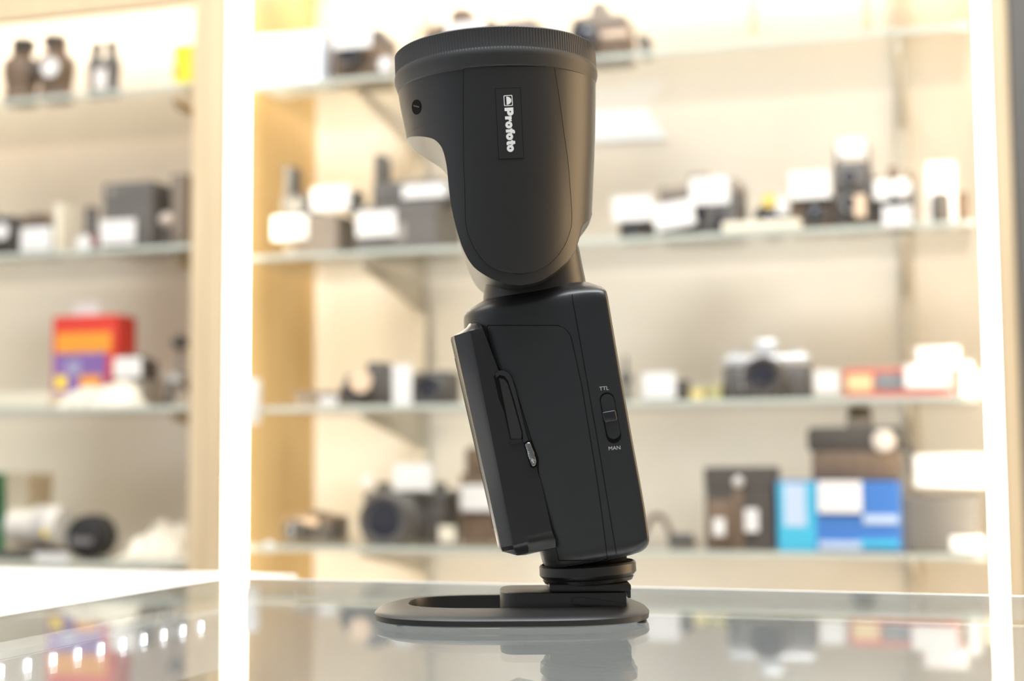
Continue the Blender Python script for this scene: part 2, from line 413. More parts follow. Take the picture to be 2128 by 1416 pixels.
GRN = mat('green_card', (0.02, 0.30, 0.13), 0.5)
CLOTH = mat('cream_cloth', (0.90, 0.84, 0.70), 0.85, noise=0.2, nscale=40, bump=0.4, bscale=200)
ROSE = mat('dusty_red_card', (0.62, 0.14, 0.10), 0.5)
GOLD = mat('gold_label', (0.80, 0.58, 0.16), 0.4)
def spot(x0, x1, yt, zb, Yf, D):
    """front face of a thing spans pixels x0..x1 and reaches up to yt; returns centre x, width, height"""
    xa, xb = atY(x0, yt, Yf).x, atY(x1, yt, Yf + 0.45 * D).x
    return (xa + xb) / 2, xb - xa, max(0.006, atY((x0 + x1) / 2, yt, Yf).z - zb)
def base(name, label, cat, x0, x1, yt, zb, Yf, D, group=None, rz=0.0):
    cx, W, H = spot(x0, x1, yt, zb, Yf, D)
    t = thing(name, label, cat, (cx, Yf + D / 2, zb + 0.0002), rz, group); t['_d'] = (W, H, D)
    del t['_d']; return t, W, H
def rel(t, x0, x1, y0, y1):
    """pixel rectangle -> local x0,x1,z0,z1 on the front plane given by world Y"""
    return None
def frontrect(t, Y, x0, x1, y0, y1):
    a, b = atY(x0, y1, Y), atY(x1, y0, Y)
    return a.x - t.location.x, b.x - t.location.x, a.z - t.location.z, b.z - t.location.z
# ---- price tags: small white cards standing against the goods
def tagc(label, x0, x1, y0, y1, Y, m=WHITE, zb=None, round_=False, name='price_tag', cat='price tag', group='white price tags on the shelves', th=0.0012):
    a, b = atY(x0, y1, Y), atY(x1, y0, Y)
    z0 = a.z if zb is None else zb + 0.0002
    W, H = b.x - a.x, b.z - z0
    t = bpy.data.objects.new(name, None)
    if round_: bm = lathe([(W / 2 - 0.0005, 0), (W / 2, 0.0003), (W / 2, th)], 24, 'Y', (0, th / 2, H / 2))
    else: bm = bx(-W / 2, W / 2, -th / 2, th / 2, 0, H, bev=min(0.0004, th * 0.4), seg=1)
    o = obj(name, bm, m); o.location = ((a.x + b.x) / 2, Y, z0)
    bpy.data.objects.remove(t)
    return tag(o, label, cat, group)
# ---- cameras
def still_camera(label, x0, x1, yt, zb, Yf, D=0.045, style='slr', body=None, top=None, lens=0.5, lensd=0.035, group=None, name='still_camera', lr=None):
    body = body or DK; top = top or body
    t, W, H = base(name, label, 'camera', x0, x1, yt, zb, Yf, D, group)
    y0, y1 = -D / 2, D / 2; hb = H * (0.74 if style == 'slr' else (0.90 if style == 'compact' else 0.84))
    obj('body', bx(-W / 2, W / 2, y0, y1, 0, hb * 0.78, bev=min(W, H) * 0.07), body, t)
    obj('top_cover', bx(-W / 2, W / 2, y0 * 0.96, y1 * 0.96, hb * 0.76, hb, bev=min(W, H) * 0.05), top, t)
    if style == 'slr':
        w_ = W * 0.17
        obj('prism_housing', prism([(-w_, hb * 0.98), (w_, hb * 0.98), (w_ * 0.62, H), (-w_ * 0.62, H)], y0 * 0.9, y1 * 0.6, bev=0.002), top, t)
        for s, r in ((-0.36, 0.085), (0.34, 0.07)):
            obj('dial', lathe([(W * r, hb * 0.98), (W * r, hb + H * 0.10), (W * r * 0.8, hb + H * 0.12)], 20, c=(W * s, 0, 0)), top, t)
    elif style == 'range':
        obj('viewfinder', bx(-W * 0.14, W * 0.10, y0 * 0.8, y1 * 0.8, hb * 0.98, H, bev=0.0015), top, t)
        obj('dial', lathe([(W * 0.07, hb * 0.98), (W * 0.07, hb + H * 0.1)], 20, c=(W * 0.34, 0, 0)), top, t)
    elif style == 'compact':
        obj('shutter_button', lathe([(W * 0.05, hb * 0.98), (W * 0.05, H)], 16, c=(-W * 0.3, 0, 0)), top, t)
        obj('viewfinder', bx(W * 0.1, W * 0.24, y0 - 0.001, y0 + 0.003, hb * 0.80, hb * 0.94, bev=0.0004, seg=1), LENSG, t)
    r = lr or min(hb * 0.40, W * 0.26)
    b = obj('lens_barrel', lathe([(r, -0.004), (r, lensd * 0.45), (r * 0.9, lensd * 0.5), (r * 0.9, lensd), (r * 0.78, lensd), (r * 0.72, lensd - 0.004)], 32, 'Y', (W * (lens - 0.5), y0, hb * 0.47)), DK2 if body is not DK2 else DK, t)
    obj('front_glass', lathe([(r * 0.70, lensd - 0.006), (r * 0.70, lensd - 0.0045), (r * 0.35, lensd - 0.0025)], 24, 'Y', (W * (lens - 0.5), y0, hb * 0.47)), LENSG, b)
    return t
def carton(label, x0, x1, yt, zb, Yf, D, m, name='carton', cat='box', group=None, lid=True, panels=()):
    t, W, H = base(name, label, cat, x0, x1, yt, zb, Yf, D, group)
    hl = H * 0.82 if lid else H
    obj('box_body', bx(-W / 2, W / 2, -D / 2, D / 2, 0, hl, bev=0.0012, seg=1), m, t)
    if lid: obj('lid', bx(-W / 2 - 0.0008, W / 2 + 0.0008, -D / 2 - 0.0008, D / 2 + 0.0008, hl * 0.93, H, bev=0.0012, seg=1), m, t)
    for kk, (nme, mm_, (a, b, c, d)) in enumerate(panels):      # fractions of the front face
        obj(nme, bx(-W / 2 + a * W, -W / 2 + b * W, -D / 2 - 0.0010 - 0.0004 * kk, -D / 2 + 0.0006, c * H, d * H), mm_, t)
    return t
def flashgun(label, x0, x1, yt, ybody, zb, Yf, D=0.05, sx=0.0, sw=0.26):
    """accessory flash lying on its side with the head turned up"""
    t, W, H = base('flashgun', label, 'flashgun', x0, x1, yt, zb, Yf, D, 'old flashguns on the camera boxes')
    h2 = max(0.02, atY((x0 + x1) / 2, ybody, Yf).z - zb)
    obj('body', bx(-W / 2, W / 2, -D / 2, D / 2, 0, h2, bev=0.004), DK2, t)
    hd = obj('flash_head', bx(-W / 2 + sx * W, -W / 2 + (sx + sw) * W, -D * 0.35, D * 0.35, h2 * 0.95, H, bev=0.003), DK2, t)
    obj('foot', bx(W / 2 - 0.001, W / 2 + 0.006, -D * 0.25, D * 0.25, h2 * 0.25, h2 * 0.75, bev=0.001), GRYM, t)
    obj('dial', lathe([(h2 * 0.25, 0), (h2 * 0.25, 0.003)], 20, 'Y', (W * 0.15, -D / 2 + 0.0005, h2 * 0.5)), GRYM, t)
    return t
def binoculars(label, x0, x1, yt, zb, Yf, m, D=0.05):
    t, W, H = base('binoculars', label, 'binoculars', x0, x1, yt, zb, Yf, D)
    for s in (-1, 1):
        obj('barrel', lathe([(W * 0.19, 0), (W * 0.215, H * 0.03), (W * 0.215, H * 0.16), (W * 0.19, H * 0.20), (W * 0.225, H * 0.42), (W * 0.235, H * 0.48), (W * 0.235, H * 0.64), (W * 0.20, H * 0.70), (W * 0.13, H * 0.74), (W * 0.13, H * 0.86)], 28, c=(s * W * 0.262, 0, 0)), m, t)
        obj('eyecup', lathe([(W * 0.13, H * 0.84), (W * 0.155, H * 0.86), (W * 0.15, H), (W * 0.09, H)], 28, c=(s * W * 0.235, 0, 0)), DK, t)
    obj('bridge', bx(-W * 0.14, W * 0.14, -D * 0.2, D * 0.2, H * 0.40, H * 0.62, bev=0.003), m, t)
    obj('focus_wheel', lathe([(W * 0.07, H * 0.44), (W * 0.075, H * 0.46), (W * 0.075, H * 0.60), (W * 0.05, H * 0.64)], 20, c=(0, -D * 0.12, 0)), DK2, t)
    return t
def heap(label, x0, x1, yt, zb, Yf, D, m, name, cat, seed=1, parts=()):
    """soft crumpled cloth or padding lying on a shelf"""
    cx, W, H = spot(x0, x1, yt, zb, Yf, D); bm = nb(); rnd = random.Random(seed); n, k = 40, 22
    ph = [rnd.uniform(0, 6.28) for _ in range(8)]; G = []
    def hh(s, q):
        e = (max(0.0, 1 - (2 * s - 1) ** 4)) * max(0.0, 1 - (2 * q - 1) ** 4)
        f = 0.62 + 0.22 * math.sin(5 * s + 3 * q + ph[0]) + 0.14 * math.sin(11 * s - 5 * q + ph[1]) + 0.10 * math.sin(17 * q + 7 * s + ph[2]) + 0.3 * math.exp(-((s - 0.32) / 0.2) ** 2) 
        return max(0.0, e * f) * H * 0.85
    for j in range(k + 1):
        G.append([bm.verts.new((-W / 2 + W * i / n + 0.004 * math.sin(j * 0.9 + ph[3]), -D / 2 + D * j / k + 0.004 * math.sin(i * 0.7 + ph[4]), 0.0008 + hh(i / n, j / k))) for i in range(n + 1)])
    for j in range(k):
        for i in range(n): bm.faces.new((G[j][i], G[j][i + 1], G[j + 1][i + 1], G[j + 1][i]))
    rim = G[0] + [g[-1] for g in G[1:]] + G[-1][-2::-1] + [g[0] for g in G[-2:0:-1]]
    low = [bm.verts.new((v.co.x, v.co.y, 0)) for v in rim]
    for i in range(len(rim)):
        j = (i + 1) % len(rim); bm.faces.new((rim[j], rim[i], low[i], low[j]))
    bm.faces.new(low)
    o = obj(name, bm, m, sharp=80); o.location = (cx, Yf + D / 2, zb + 0.0002)
    return tag(o, label, cat)
def top_of(o):
    pass
Y1 = 1.682
# ------------------------------------------------------------------ middle cabinet, top shelf
z = ZS[0]
carton('white box glowing beside the left light strip on the top shelf', 530, 690, 68, z, 1.672, 0.07, CWHITE, lid=False, panels=[('edge_band', LBL, (0.975, 1.0, 0.0, 1.0))])
still_camera('dark camera with a large white tag beside the white box, top shelf', 692, 806, 42, z, Y1, 0.07, 'range', BRN, DK2, 0.45, 0.02)
tagc('rounded white tag on the dark camera next to the white box', 695, 772, 44, 104, 1.660)
tagc('small round white tag left of the flash head ring', 786, 815, 116, 150, 1.668, round_=True)
still_camera('wide dark camera behind the top left of the flash head', 880, 1042, 14, z, Y1, 0.06, 'slr', DK, BRN, 0.55, 0.03)
tagc('white tag just above the flash head ring', 928, 1008, 42, 80, 1.650)
carton('low tan camera case peeping out above the flash head ring', 1046, 1122, 40, z, Y1, 0.06, TAUPE, name='camera_case', cat='case')
cx_, cw_, ch_ = spot(1185, 1308, 22, z, 1.672, 0.07)
t = still_camera('boxy old camera with a beige band right of the flash head', 1185, 1308, 0, z, 1.672, 0.07, 'slr', BRN, TAUPE, 0.30, 0.02)
bb = frontrect(t, 1.672, 1212, 1306, 62, 84)
obj('trim_band', bx(bb[0], bb[1], -0.0365, -0.030, bb[2], bb[3], bev=0.001), mat('pale_band', (0.72, 0.56, 0.42), 0.5), t)
carton('small dark box at the right end of the cameras on the top shelf', 1325, 1349, 72, z, 1.672, 0.04, CARD, lid=True)
# ------------------------------------------------------------------ middle cabinet, second shelf
z = ZS[1]
bxa = carton('brown camera box under a flashgun at the left end of the second shelf', 590, 726, 446, z, 1.71, 0.09, TAUPE)
ztop = z + spot(590, 726, 446, z, 1.71, 0.09)[2]
flashgun('black flashgun with upright head beside the wooden side panel', 582, 655, 340, 405, ztop + 0.0003, 1.725, 0.05, 0.0, 0.34)
tagc('long white tag leaning on the brown box near the left light strip', 566, 640, 446, 500, 1.695, zb=None)
tagc('white tag on the small meter above the brown camera box', 646, 727, 386, 440, 1.718)
carton('small dark light meter beside a white tag left of the flash', 722, 748, 395, ztop + 0.0003, 1.725, 0.03, DK2, name='light_meter', cat='light meter', lid=False, panels=[('dial', GRYM, (0.25, 0.75, 0.5, 0.85))])
carton('dark camera box with a printed front directly left of the flash', 738, 932, 424, z, 1.705, 0.10, CARD, panels=[('print_patch', mat('grey_print', (0.36, 0.33, 0.29), 0.5), (0.50, 0.62, 0.25, 0.62))])
zt2 = z + spot(738, 932, 424, z, 1.705, 0.10)[2]
flashgun('black flashgun with tall upright head lying left of the flash body', 772, 938, 312, 374, zt2 + 0.0003, 1.72, 0.05, 0.0, 0.12)
tagc('white tag on the box with the printed front, left of the flash', 740, 823, 436, 494, 1.703)
tagc('tilted white tag on the flashgun with the tall upright head', 836, 928, 380, 414, 1.718)
t = still_camera('low dark camera under a white tag right of the flash', 1286, 1356, 452, z, 1.70, 0.05, 'compact', DK, DK2, 0.5, 0.012)
tagc('white tag right beside the flash on the second shelf', 1273, 1354, 406, 462, 1.686)
still_camera('large dark camera with two white tags on the second shelf', 1366, 1546, 358, z, 1.73, 0.06, 'range', DK, TAUPE, 0.62, 0.03)
tagc('large white tag high on the large dark camera', 1434, 1515, 366, 428, 1.690)
o = tagc('tilted white tag low on the large dark camera', 1362, 1447, 416, 476, 1.688); o.rotation_euler = (0, rad(-7), 0)
still_camera('small dark compact camera in front of the large dark camera', 1464, 1530, 420, z, 1.685, 0.035, 'compact', DK2, DK2, 0.5, 0.010)
carton('flat cream packet lying at the front of the second shelf', 1500, 1664, 458, z, 1.664, 0.020, CREAM, name='packet', cat='packet', lid=False)
t, W, H = base('camera_lens', 'round dark lens with a gold spot in the middle of the second shelf', 'lens', 1560, 1642, 384, z, 1.72, 0.06)
obj('lens_barrel', lathe([(W * 0.40, -0.02), (W * 0.48, -0.018), (W * 0.48, 0.014), (W * 0.44, 0.016), (W * 0.44, 0.03), (W * 0.36, 0.03), (W * 0.34, 0.024)], 36, 'Y', (0, 0, W * 0.48)), DK2, t)
obj('front_glass', lathe([(W * 0.34, 0.020), (W * 0.34, 0.023), (W * 0.1, 0.027)], 30, 'Y', (0, 0, W * 0.48)), LENSG, t)
tagc('small gold round sticker on the round dark lens', 1582, 1614, 402, 432, 1.717, GOLD, round_=True, name='sticker', cat='sticker', group=None)
tagc('narrow white tag on the right side of the round dark lens', 1614, 1638, 410, 448, 1.716)
still_camera('dark camera under a square white tag left of the tall box camera', 1640, 1732, 398, z, 1.71, 0.05, 'compact', BRN, DK, 0.6, 0.014)
tagc('square white tag left of the tall box camera', 1641, 1724, 354, 416, 1.694)
# tall twin lens box camera
t, W, H = base('box_camera', 'tall black box camera with raised hood on the second shelf', 'camera', 1730, 1810, 300, z, 1.70, 0.07)
obj('body', bx(-W / 2, W / 2, -0.035, 0.035, 0, H * 0.80, bev=0.003), DK, t)
obj('hood', bx(-W * 0.46, -W * 0.42, -0.03, 0.03, H * 0.79, H, bev=0.0006, seg=1), DK2, t)
obj('hood', bx(W * 0.42, W * 0.46, -0.03, 0.03, H * 0.79, H * 1.02, bev=0.0006, seg=1), DK2, t)
for zz, r in ((0.30, 0.26), (0.60, 0.22)):
    lb = obj('lens_barrel', lathe([(W * r, -0.002), (W * r, 0.012), (W * r * 0.8, 0.012)], 28, 'Y', (-W * 0.05, -0.035, H * zz)), GRYM, t)
    obj('front_glass', lathe([(W * r * 0.75, 0.010), (W * r * 0.75, 0.0125)], 24, 'Y', (-W * 0.05, -0.035, H * zz)), LENSG, lb)
obj('focus_knob', lathe([(0.008, 0), (0.008, 0.008)], 20, 'X', (W / 2, 0, H * 0.35)), GRYM, t)
tagc('white tag standing in the hood of the tall box camera', 1741, 1796, 287, 327, 1.706)
tagc('narrow tan strip on the lower front of the tall box camera', 1776, 1798, 404, 452, 1.684, mat('tan_tag', (0.80, 0.60, 0.42), 0.6), name='paper_strip', cat='paper strip', group=None)
still_camera('dark camera with curved top right of the tall box camera', 1812, 1902, 344, z, 1.71, 0.05, 'range', DK, BRN, 0.5, 0.014)
tagc('round white tag on the camera with curved top', 1852, 1893, 364, 414, 1.694, round_=True)
tagc('cream tag on the left side of the camera with curved top', 1816, 1850, 372, 416, 1.694)
tagc('white tag hanging at the foot of the camera with curved top', 1834, 1894, 426, 474, 1.662)
t, W, H = base('camera_lens', 'pair of dark lens caps and barrel near the right light strip', 'lens', 1936, 2014, 394, z, 1.71, 0.05)
obj('lens_barrel', lathe([(W * 0.22, 0), (W * 0.25, 0.002), (W * 0.25, H * 0.9), (W * 0.2, H)], 28, c=(-W * 0.26, 0, 0)), DK, t)
obj('mount_ring', lathe([(W * 0.12, 0), (W * 0.12, H * 0.85)], 24, c=(W * 0.08, 0.005, 0)), mat('rose_metal', (0.60, 0.50, 0.44), 0.4), t)
obj('lens_cap', lathe([(W * 0.15, 0), (W * 0.15, H)], 24, c=(W * 0.34, 0, 0)), BRN, t)
tagc('white tag above the dark lens near the right light strip', 1926, 1984, 336, 392, 1.735, zb=z)
# ------------------------------------------------------------------ middle cabinet, third shelf
z = ZS[2]
carton('low dark pouch in the corner by the wooden side panel, third shelf', 612, 706, 814, z, 1.75, 0.05, BRN, name='pouch', cat='pouch', lid=False, panels=[('flap', DK, (0.02, 0.98, 0.5, 0.9))])
tagc('small white tag at the front left of the third shelf', 664, 702, 824, 842, 1.668)
still_camera('black camera left of the upright white tag, third shelf', 716, 848, 752, z, 1.72, 0.06, 'slr', DK, DK2, 0.24, 0.02)
tagc('pale oval tag on the black camera of the third shelf', 726, 772, 778, 806, 1.695, mat('tan_tag', (0.8, 0.6, 0.42)), round_=True)
tagc('upright white tag between two cameras left of the flash', 816, 856, 758, 846, 1.690)
still_camera('black camera with a large grey lens ring left of the flash', 860, 944, 764, z, 1.72, 0.05, 'compact', DK, DK2, 0.5, 0.016, lr=0.021)
t, W, H = base('camera_stand', 'narrow dark folding stand right of the flash, third shelf', 'stand', 1284, 1310, 738, z, 1.74, 0.03)
obj('column', lathe([(0.0045, 0.004), (0.0035, H * 0.6), (0.002, H)], 16), DK2, t)
obj('foot', bx(-W / 2, W / 2, -0.015, 0.015, 0, 0.005, bev=0.001), DK, t)
obj('clamp', bx(-0.006, 0.006, -0.008, 0.008, H * 0.42, H * 0.62, bev=0.001), DK2, t)
still_camera('dark little camera behind a square white tag right of the switch', 1340, 1430, 786, z, 1.71, 0.04, 'compact', DK, DK, 0.5, 0.010)
tagc('square white tag on the third shelf right of the flash switch', 1336, 1404, 774, 830, 1.694)
carton('small yellow film box left of the silver camera', 1434, 1466, 808, z, 1.70, 0.03, mat('pale_yellow', (0.80, 0.68, 0.28), 0.5), name='film_box', cat='film box', group='small film boxes')
carton('low olive film box touching the silver camera', 1470, 1502, 802, z, 1.70, 0.03, mat('olive_card', (0.52, 0.48, 0.22), 0.5), name='film_box', cat='film box', group='small film boxes')
# silver single lens reflex camera
t = still_camera('silver and black reflex camera in the middle of the third shelf', 1500, 1684, 706, z, 1.71, 0.05, 'slr', DK2, SLV, 0.50, 0.04, lr=0.026)
W = spot(1500, 1684, 706, z, 1.71, 0.05)[1]
obj('mount_plate', bx(-W * 0.19, W * 0.19, -0.030, -0.024, 0.004, 0.052, bev=0.002), SLV, t)
obj('self_timer_lever', bx(-W * 0.28, -W * 0.22, -0.030, -0.025, 0.012, 0.036, bev=0.001), SLV, t)
tagc('bare white tag right of the silver camera', 1692, 1742, 770, 818, 1.690)
t = carton('long red box with gold and grey panels, third shelf', 1752, 1976, 766, z, 1.70, 0.07, ROSE, lid=False, panels=[('gold_panel', mat('pale_gold', (0.80, 0.62, 0.34), 0.5), (0.03, 0.27, 0.22, 0.80)), ('grey_panel', mat('print_grey', (0.22, 0.23, 0.24), 0.5), (0.30, 0.56, 0.26, 0.84))])
zt = z + spot(1752, 1976, 766, z, 1.70, 0.07)[2]
tagc('big white tag on the right half of the red box', 1880, 1974, 757, 808, 1.696)
carton('white carton with a blue patch lying on the red box', 1902, 1992, 722, zt + 0.0003, 1.71, 0.05, WHITE, lid=False, panels=[('blue_patch', mat('pale_blue_patch', (0.36, 0.45, 0.72), 0.5), (0.62, 0.86, 0.15, 0.5))])
tagc('tall narrow white card right of the red box', 1998, 2019, 752, 836, 1.680)
t, W, H = base('paper_roll', 'cream paper roll standing by the right light strip', 'paper roll', 2024, 2056, 770, z, 1.70, 0.03)
obj('roll', lathe([(W * 0.36, 0), (W * 0.38, 0.001), (W * 0.38, H), (W * 0.2, H), (W * 0.2, H - 0.01)], 28), CREAM, t)
# ------------------------------------------------------------------ middle cabinet, lowest shelf
z = ZS[3]
still_camera('small dark folding camera in the left corner of the lowest shelf', 590, 706, 1066, z, 1.76, 0.06, 'range', DK, BRN, 0.35, 0.03)
tagc('small pale plate on the small dark folding camera', 618, 660, 1078, 1092, 1.757, mat('tan_tag', (0.8, 0.6, 0.4)), name='plate', cat='plate', group=None)
tagc('small cream round tag on the lowest shelf near the left light strip', 548, 572, 1124, 1150, 1.668, WHITE, round_=True)
still_camera('large black camera with a wide lens left of the flash body', 752, 940, 984, z, 1.74, 0.07, 'slr', DK, DK2, 0.46, 0.06, lr=0.036)
tagc('white tag on top of the large black camera with wide lens', 817, 898, 964, 1020, 1.715)
tagc('small round white tag at the corner of the large black camera', 750, 774, 986, 1012, 1.700, round_=True)
tagc('small pale card at the foot of the large black camera', 912, 946, 1094, 1128, 1.675, CREAM)
t, W, H = base('box_camera', 'brown upright camera half hidden behind the flash', 'camera', 955, 1034, 930, z, 1.76, 0.07)
obj('body', bx(-W / 2, W / 2, -0.035, 0.035, 0, H * 0.72, bev=0.003), BRN, t)
obj('hood', bx(-W * 0.42, W * 0.42, -0.028, 0.028, H * 0.71, H, bev=0.006), BRN, t)
tagc('white tag on the brown upright camera behind the flash', 958, 1030, 1008, 1062, 1.752)
# strap and pouch right of the flash
t, W, H = base('camera_strap', 'dark looped strap on the lowest shelf just right of the flash', 'strap', 1322, 1444, 1070, z, 1.72, 0.04)
pts = [(-W * 0.48 + W * 0.96 * i / 24, 0.004 * math.sin(i * 0.8), 0.004 + (H - 0.006) * (math.sin(PI * min(1, i / 15)) ** 0.8 if i < 15 else 0) + 0.0) for i in range(25)]
obj('strap', tube(pts, 0.0038, 10), BRN, t)
obj('pad', bx(W * 0.02, W * 0.46, -0.010, 0.010, 0.0, 0.016, bev=0.004), DK2, t)
t = carton('black leather case with brown strap and bright stud, lowest shelf', 1464, 1612, 972, z, 1.70, 0.07, DK, name='camera_case', cat='case', lid=True)
W, H = spot(1464, 1612, 972, z, 1.70, 0.07)[1:]
stp = obj('strap', bx(-W * 0.08, W * 0.06, -0.039, -0.034, 0, H * 0.86, bev=0.001), BRN, t)
obj('stud', lathe([(0.0065, 0), (0.0065, 0.003), (0.004, 0.005)], 20, 'Y', (0, -0.038, H * 0.82)), SLV, stp)
obj('lower_panel', bx(-W * 0.47, -W * 0.10, -0.037, -0.034, 0.003, H * 0.6, bev=0.001), BRN, t)
tagc('small white tag at the lower left of the black leather case', 1482, 1506, 1078, 1114, 1.694)
tagc('small white tag at the right of the brown strap on the leather case', 1548, 1576, 1058, 1106, 1.694)
t = carton('bright blue box with a cyan end panel, lowest shelf', 1613, 1872, 1002, z, 1.69, 0.09, BLU, lid=False, panels=[('cyan_panel', CYA, (0.01, 0.32, 0.0, 0.99)), ('white_print', LBL, (0.06, 0.24, 0.35, 0.97)), ('pale_print', LBL, (0.70, 0.98, 0.40, 0.52)), ('cyan_band', CYA, (0.66, 0.98, 0.06, 0.17)), ('title_band', LBL, (0.34, 0.68, 0.03, 0.14))])
ztb = z + spot(1613, 1872, 1002, z, 1.69, 0.09)[2]
tagc('white tag on the upper edge of the bright blue box', 1700, 1790, 1000, 1066, 1.686)
# leather cased camera on the blue box
t, W, H = base('folding_camera', 'brown leather camera standing on the bright blue box', 'camera', 1672, 1886, 878, ztb + 0.0004, 1.705, 0.06)
obj('body', bx(-W * 0.44, W * 0.42, -0.03, 0.03, 0, H * 0.52, bev=0.004), BRN, t)
obj('top_cover', bx(-W * 0.48, W * 0.46, -0.032, 0.032, H * 0.50, H * 0.92, bev=0.006), DK, t)
obj('viewfinder', bx(-W * 0.10, W * 0.16, -0.014, 0.014, H * 0.90, H * 1.08, bev=0.003), TAUPE, t)
obj('eyepiece', lathe([(0.013, H * 1.06), (0.014, H * 1.08), (0.014, H * 1.24), (0.010, H * 1.28)], 20, c=(W * 0.03, 0, 0)), mat('olive_black', (0.08, 0.07, 0.03), 0.5), t)
obj('stud', lathe([(0.013, 0), (0.013, 0.004), (0.008, 0.006)], 20, 'Y', (W * 0.27, -0.031, H * 0.68)), mat('pale_metal', (0.85, 0.74, 0.64), 0.35), t)
obj('strap', tube([(W * 0.44, 0, H * 0.7), (W * 0.52, -0.01, H * 0.5), (W * 0.55, -0.012, H * 0.1)], 0.004, 8), DK2, t)
t = carton('white carton on the black box beside the right light strip', 1898, 2062, 946, z + 0.072, 1.72, 0.06, WHITE, lid=False)
carton('black box under a white carton beside the right light strip', 1880, 2032, 1034, z, 1.71, 0.08, CARD, lid=True)
tagc('low white tag in front of the black box by the right light strip', 1976, 2042, 1116, 1146, 1.680)
# ------------------------------------------------------------------ left cabinet
z = ZL[0]
binoculars('large brown binoculars at the left edge of the picture, top shelf', -14, 150, 68, z, 1.675, BRN, 0.06)
tagc('round white tag on the large brown binoculars', 86, 122, 122, 158, 1.672, round_=True)
binoculars('small slim dark binoculars standing on the top shelf at left', 168, 248, 80, z, 1.680, DK2, 0.04)
tagc('pale card between the barrels of the small slim binoculars', 196, 222, 142, 186, 1.678, mat('rose_white', (0.88, 0.80, 0.74), 0.6))
tagc('low cream card on the top shelf left of the yellow pack', 304, 366, 170, 188, 1.675, CREAM)
t = carton('bright yellow pack at the right end of the left top shelf', 362, 424, 92, z, 1.675, 0.05, YEL, name='film_pack', cat='pack', panels=[('dark_strip', BRN, (0.0, 0.12, 0.2, 0.55))])
z = ZL[1]
still_camera('dark camera cut by the left picture edge, second shelf', -40, 46, 438, z, 1.71, 0.05, 'compact', DK, DK2, 0.5, 0.012)
tagc('round white tag at the left picture edge', -14, 18, 454, 508, 1.693, round_=True)
still_camera('small dark camera with a wide white tag, second shelf at left', 46, 112, 434, z, 1.71, 0.05, 'compact', DK, BRN, 0.5, 0.012)
tagc('wide white tag under the small dark camera, second shelf at left', 42, 108, 470, 524, 1.690)
carton('upright cream carton between two cameras, second shelf at left', 112, 144, 424, z, 1.70, 0.04, CREAM, lid=False)
t, W, H = base('camera_lens', 'dark lens with a red ring left of the large grey box', 'lens', 152, 206, 424, z, 1.71, 0.05)
obj('lens_barrel', lathe([(W * 0.42, 0), (W * 0.45, 0.003), (W * 0.45, H * 0.5), (W * 0.34, H * 0.56), (W * 0.34, H * 0.94), (W * 0.28, H)], 28), DK, t)
obj('focus_ring', lathe([(W * 0.47, H * 0.2), (W * 0.475, H * 0.22), (W * 0.475, H * 0.40), (W * 0.47, H * 0.42)], 32), mat('red_ring', (0.32, 0.10, 0.07), 0.5), t)
tagc('small round pale tag at the foot of the dark lens', 158, 190, 490, 520, 1.695, round_=True)
carton('large dark grey box on the left second shelf', 216, 352, 378, z, 1.72, 0.10, CARD, panels=[('print_patch', mat('grey_print', (0.36, 0.33, 0.29)), (0.10, 0.22, 0.84, 0.92))])
carton('brown box between the large grey box and the wooden post', 356, 420, 360, z, 1.73, 0.10, TAUPE)
tagc('white tag at the lower left of the large dark grey box', 207, 282, 454, 510, 1.705)
t, W, H = base('ball_head', 'small pale ball on a dark stem before the large grey box', 'ball head', 326, 356, 432, z, 1.68, 0.03)
obj('base', lathe([(0.010, 0), (0.010, 0.004), (0.007, 0.006)], 20), DK, t); obj('stem', lathe([(0.005, 0.005), (0.004, H * 0.55)], 16), DK, t)
obj('ball', lathe([(0.0005 + 0.0105 * math.sin(PI * i / 12), H * 0.72 - 0.0105 * math.cos(PI * i / 12) * 1.0) for i in range(13)], 24), mat('pale_stone', (0.55, 0.48, 0.42), 0.4), t)
z = ZL[2]
t = carton('red box with orange and purple print on the left third shelf', 110, 262, 656, z, 1.74, 0.05, RED, lid=False, panels=[('orange_band', ORG, (0.06, 0.92, 0.60, 0.82)), ('purple_print', PUR, (0.03, 0.85, 0.14, 0.60)), ('orange_print', ORG, (0.45, 0.78, 0.16, 0.36)), ('yellow_print', YEL, (0.07, 0.24, 0.22, 0.36)), ('pale_print', mat('dusty_lilac', (0.36, 0.34, 0.52), 0.5), (0.25, 0.46, 0.36, 0.52))])
zrb = z + spot(110, 262, 656, z, 1.74, 0.05)[2]
tagc('white tag standing on top of the red and purple box', 152, 206, 630, 664, 1.75, zb=zrb)
still_camera('dark camera with a white tag right of the red and purple box', 232, 312, 736, z + 0.03, 1.72, 0.045, 'range', DK, DK2, 0.5, 0.008)
tagc('white tag on the dark camera beside the red and purple box', 236, 294, 742, 786, 1.711)
carton('grey camera plinth under the dark camera, left third shelf', 236, 316, 790, z, 1.715, 0.06, mat('warm_grey_card', (0.42, 0.38, 0.32), 0.6), name='plinth', cat='plinth', lid=False)
heap('crumpled cream cloth on the left third shelf before the red box', 120, 292, 776, z, 1.668, 0.045, CLOTH, 'cleaning_cloth', 'cloth', 3)
carton('flat cream board lying at the left end of the third shelf', -40, 122, 818, z, 1.675, 0.06, CREAM, name='board', cat='board', lid=False)
t, W, H = base('mini_tripod', 'grey mini tripod with dark ball top beside the wooden post', 'tripod', 318, 392, 690, z, 1.70, 0.05)
obj('centre_column', lathe([(0.004, 0.03), (0.003, H * 0.9)], 14, c=(W * 0.14, 0, 0)), GRYM, t)
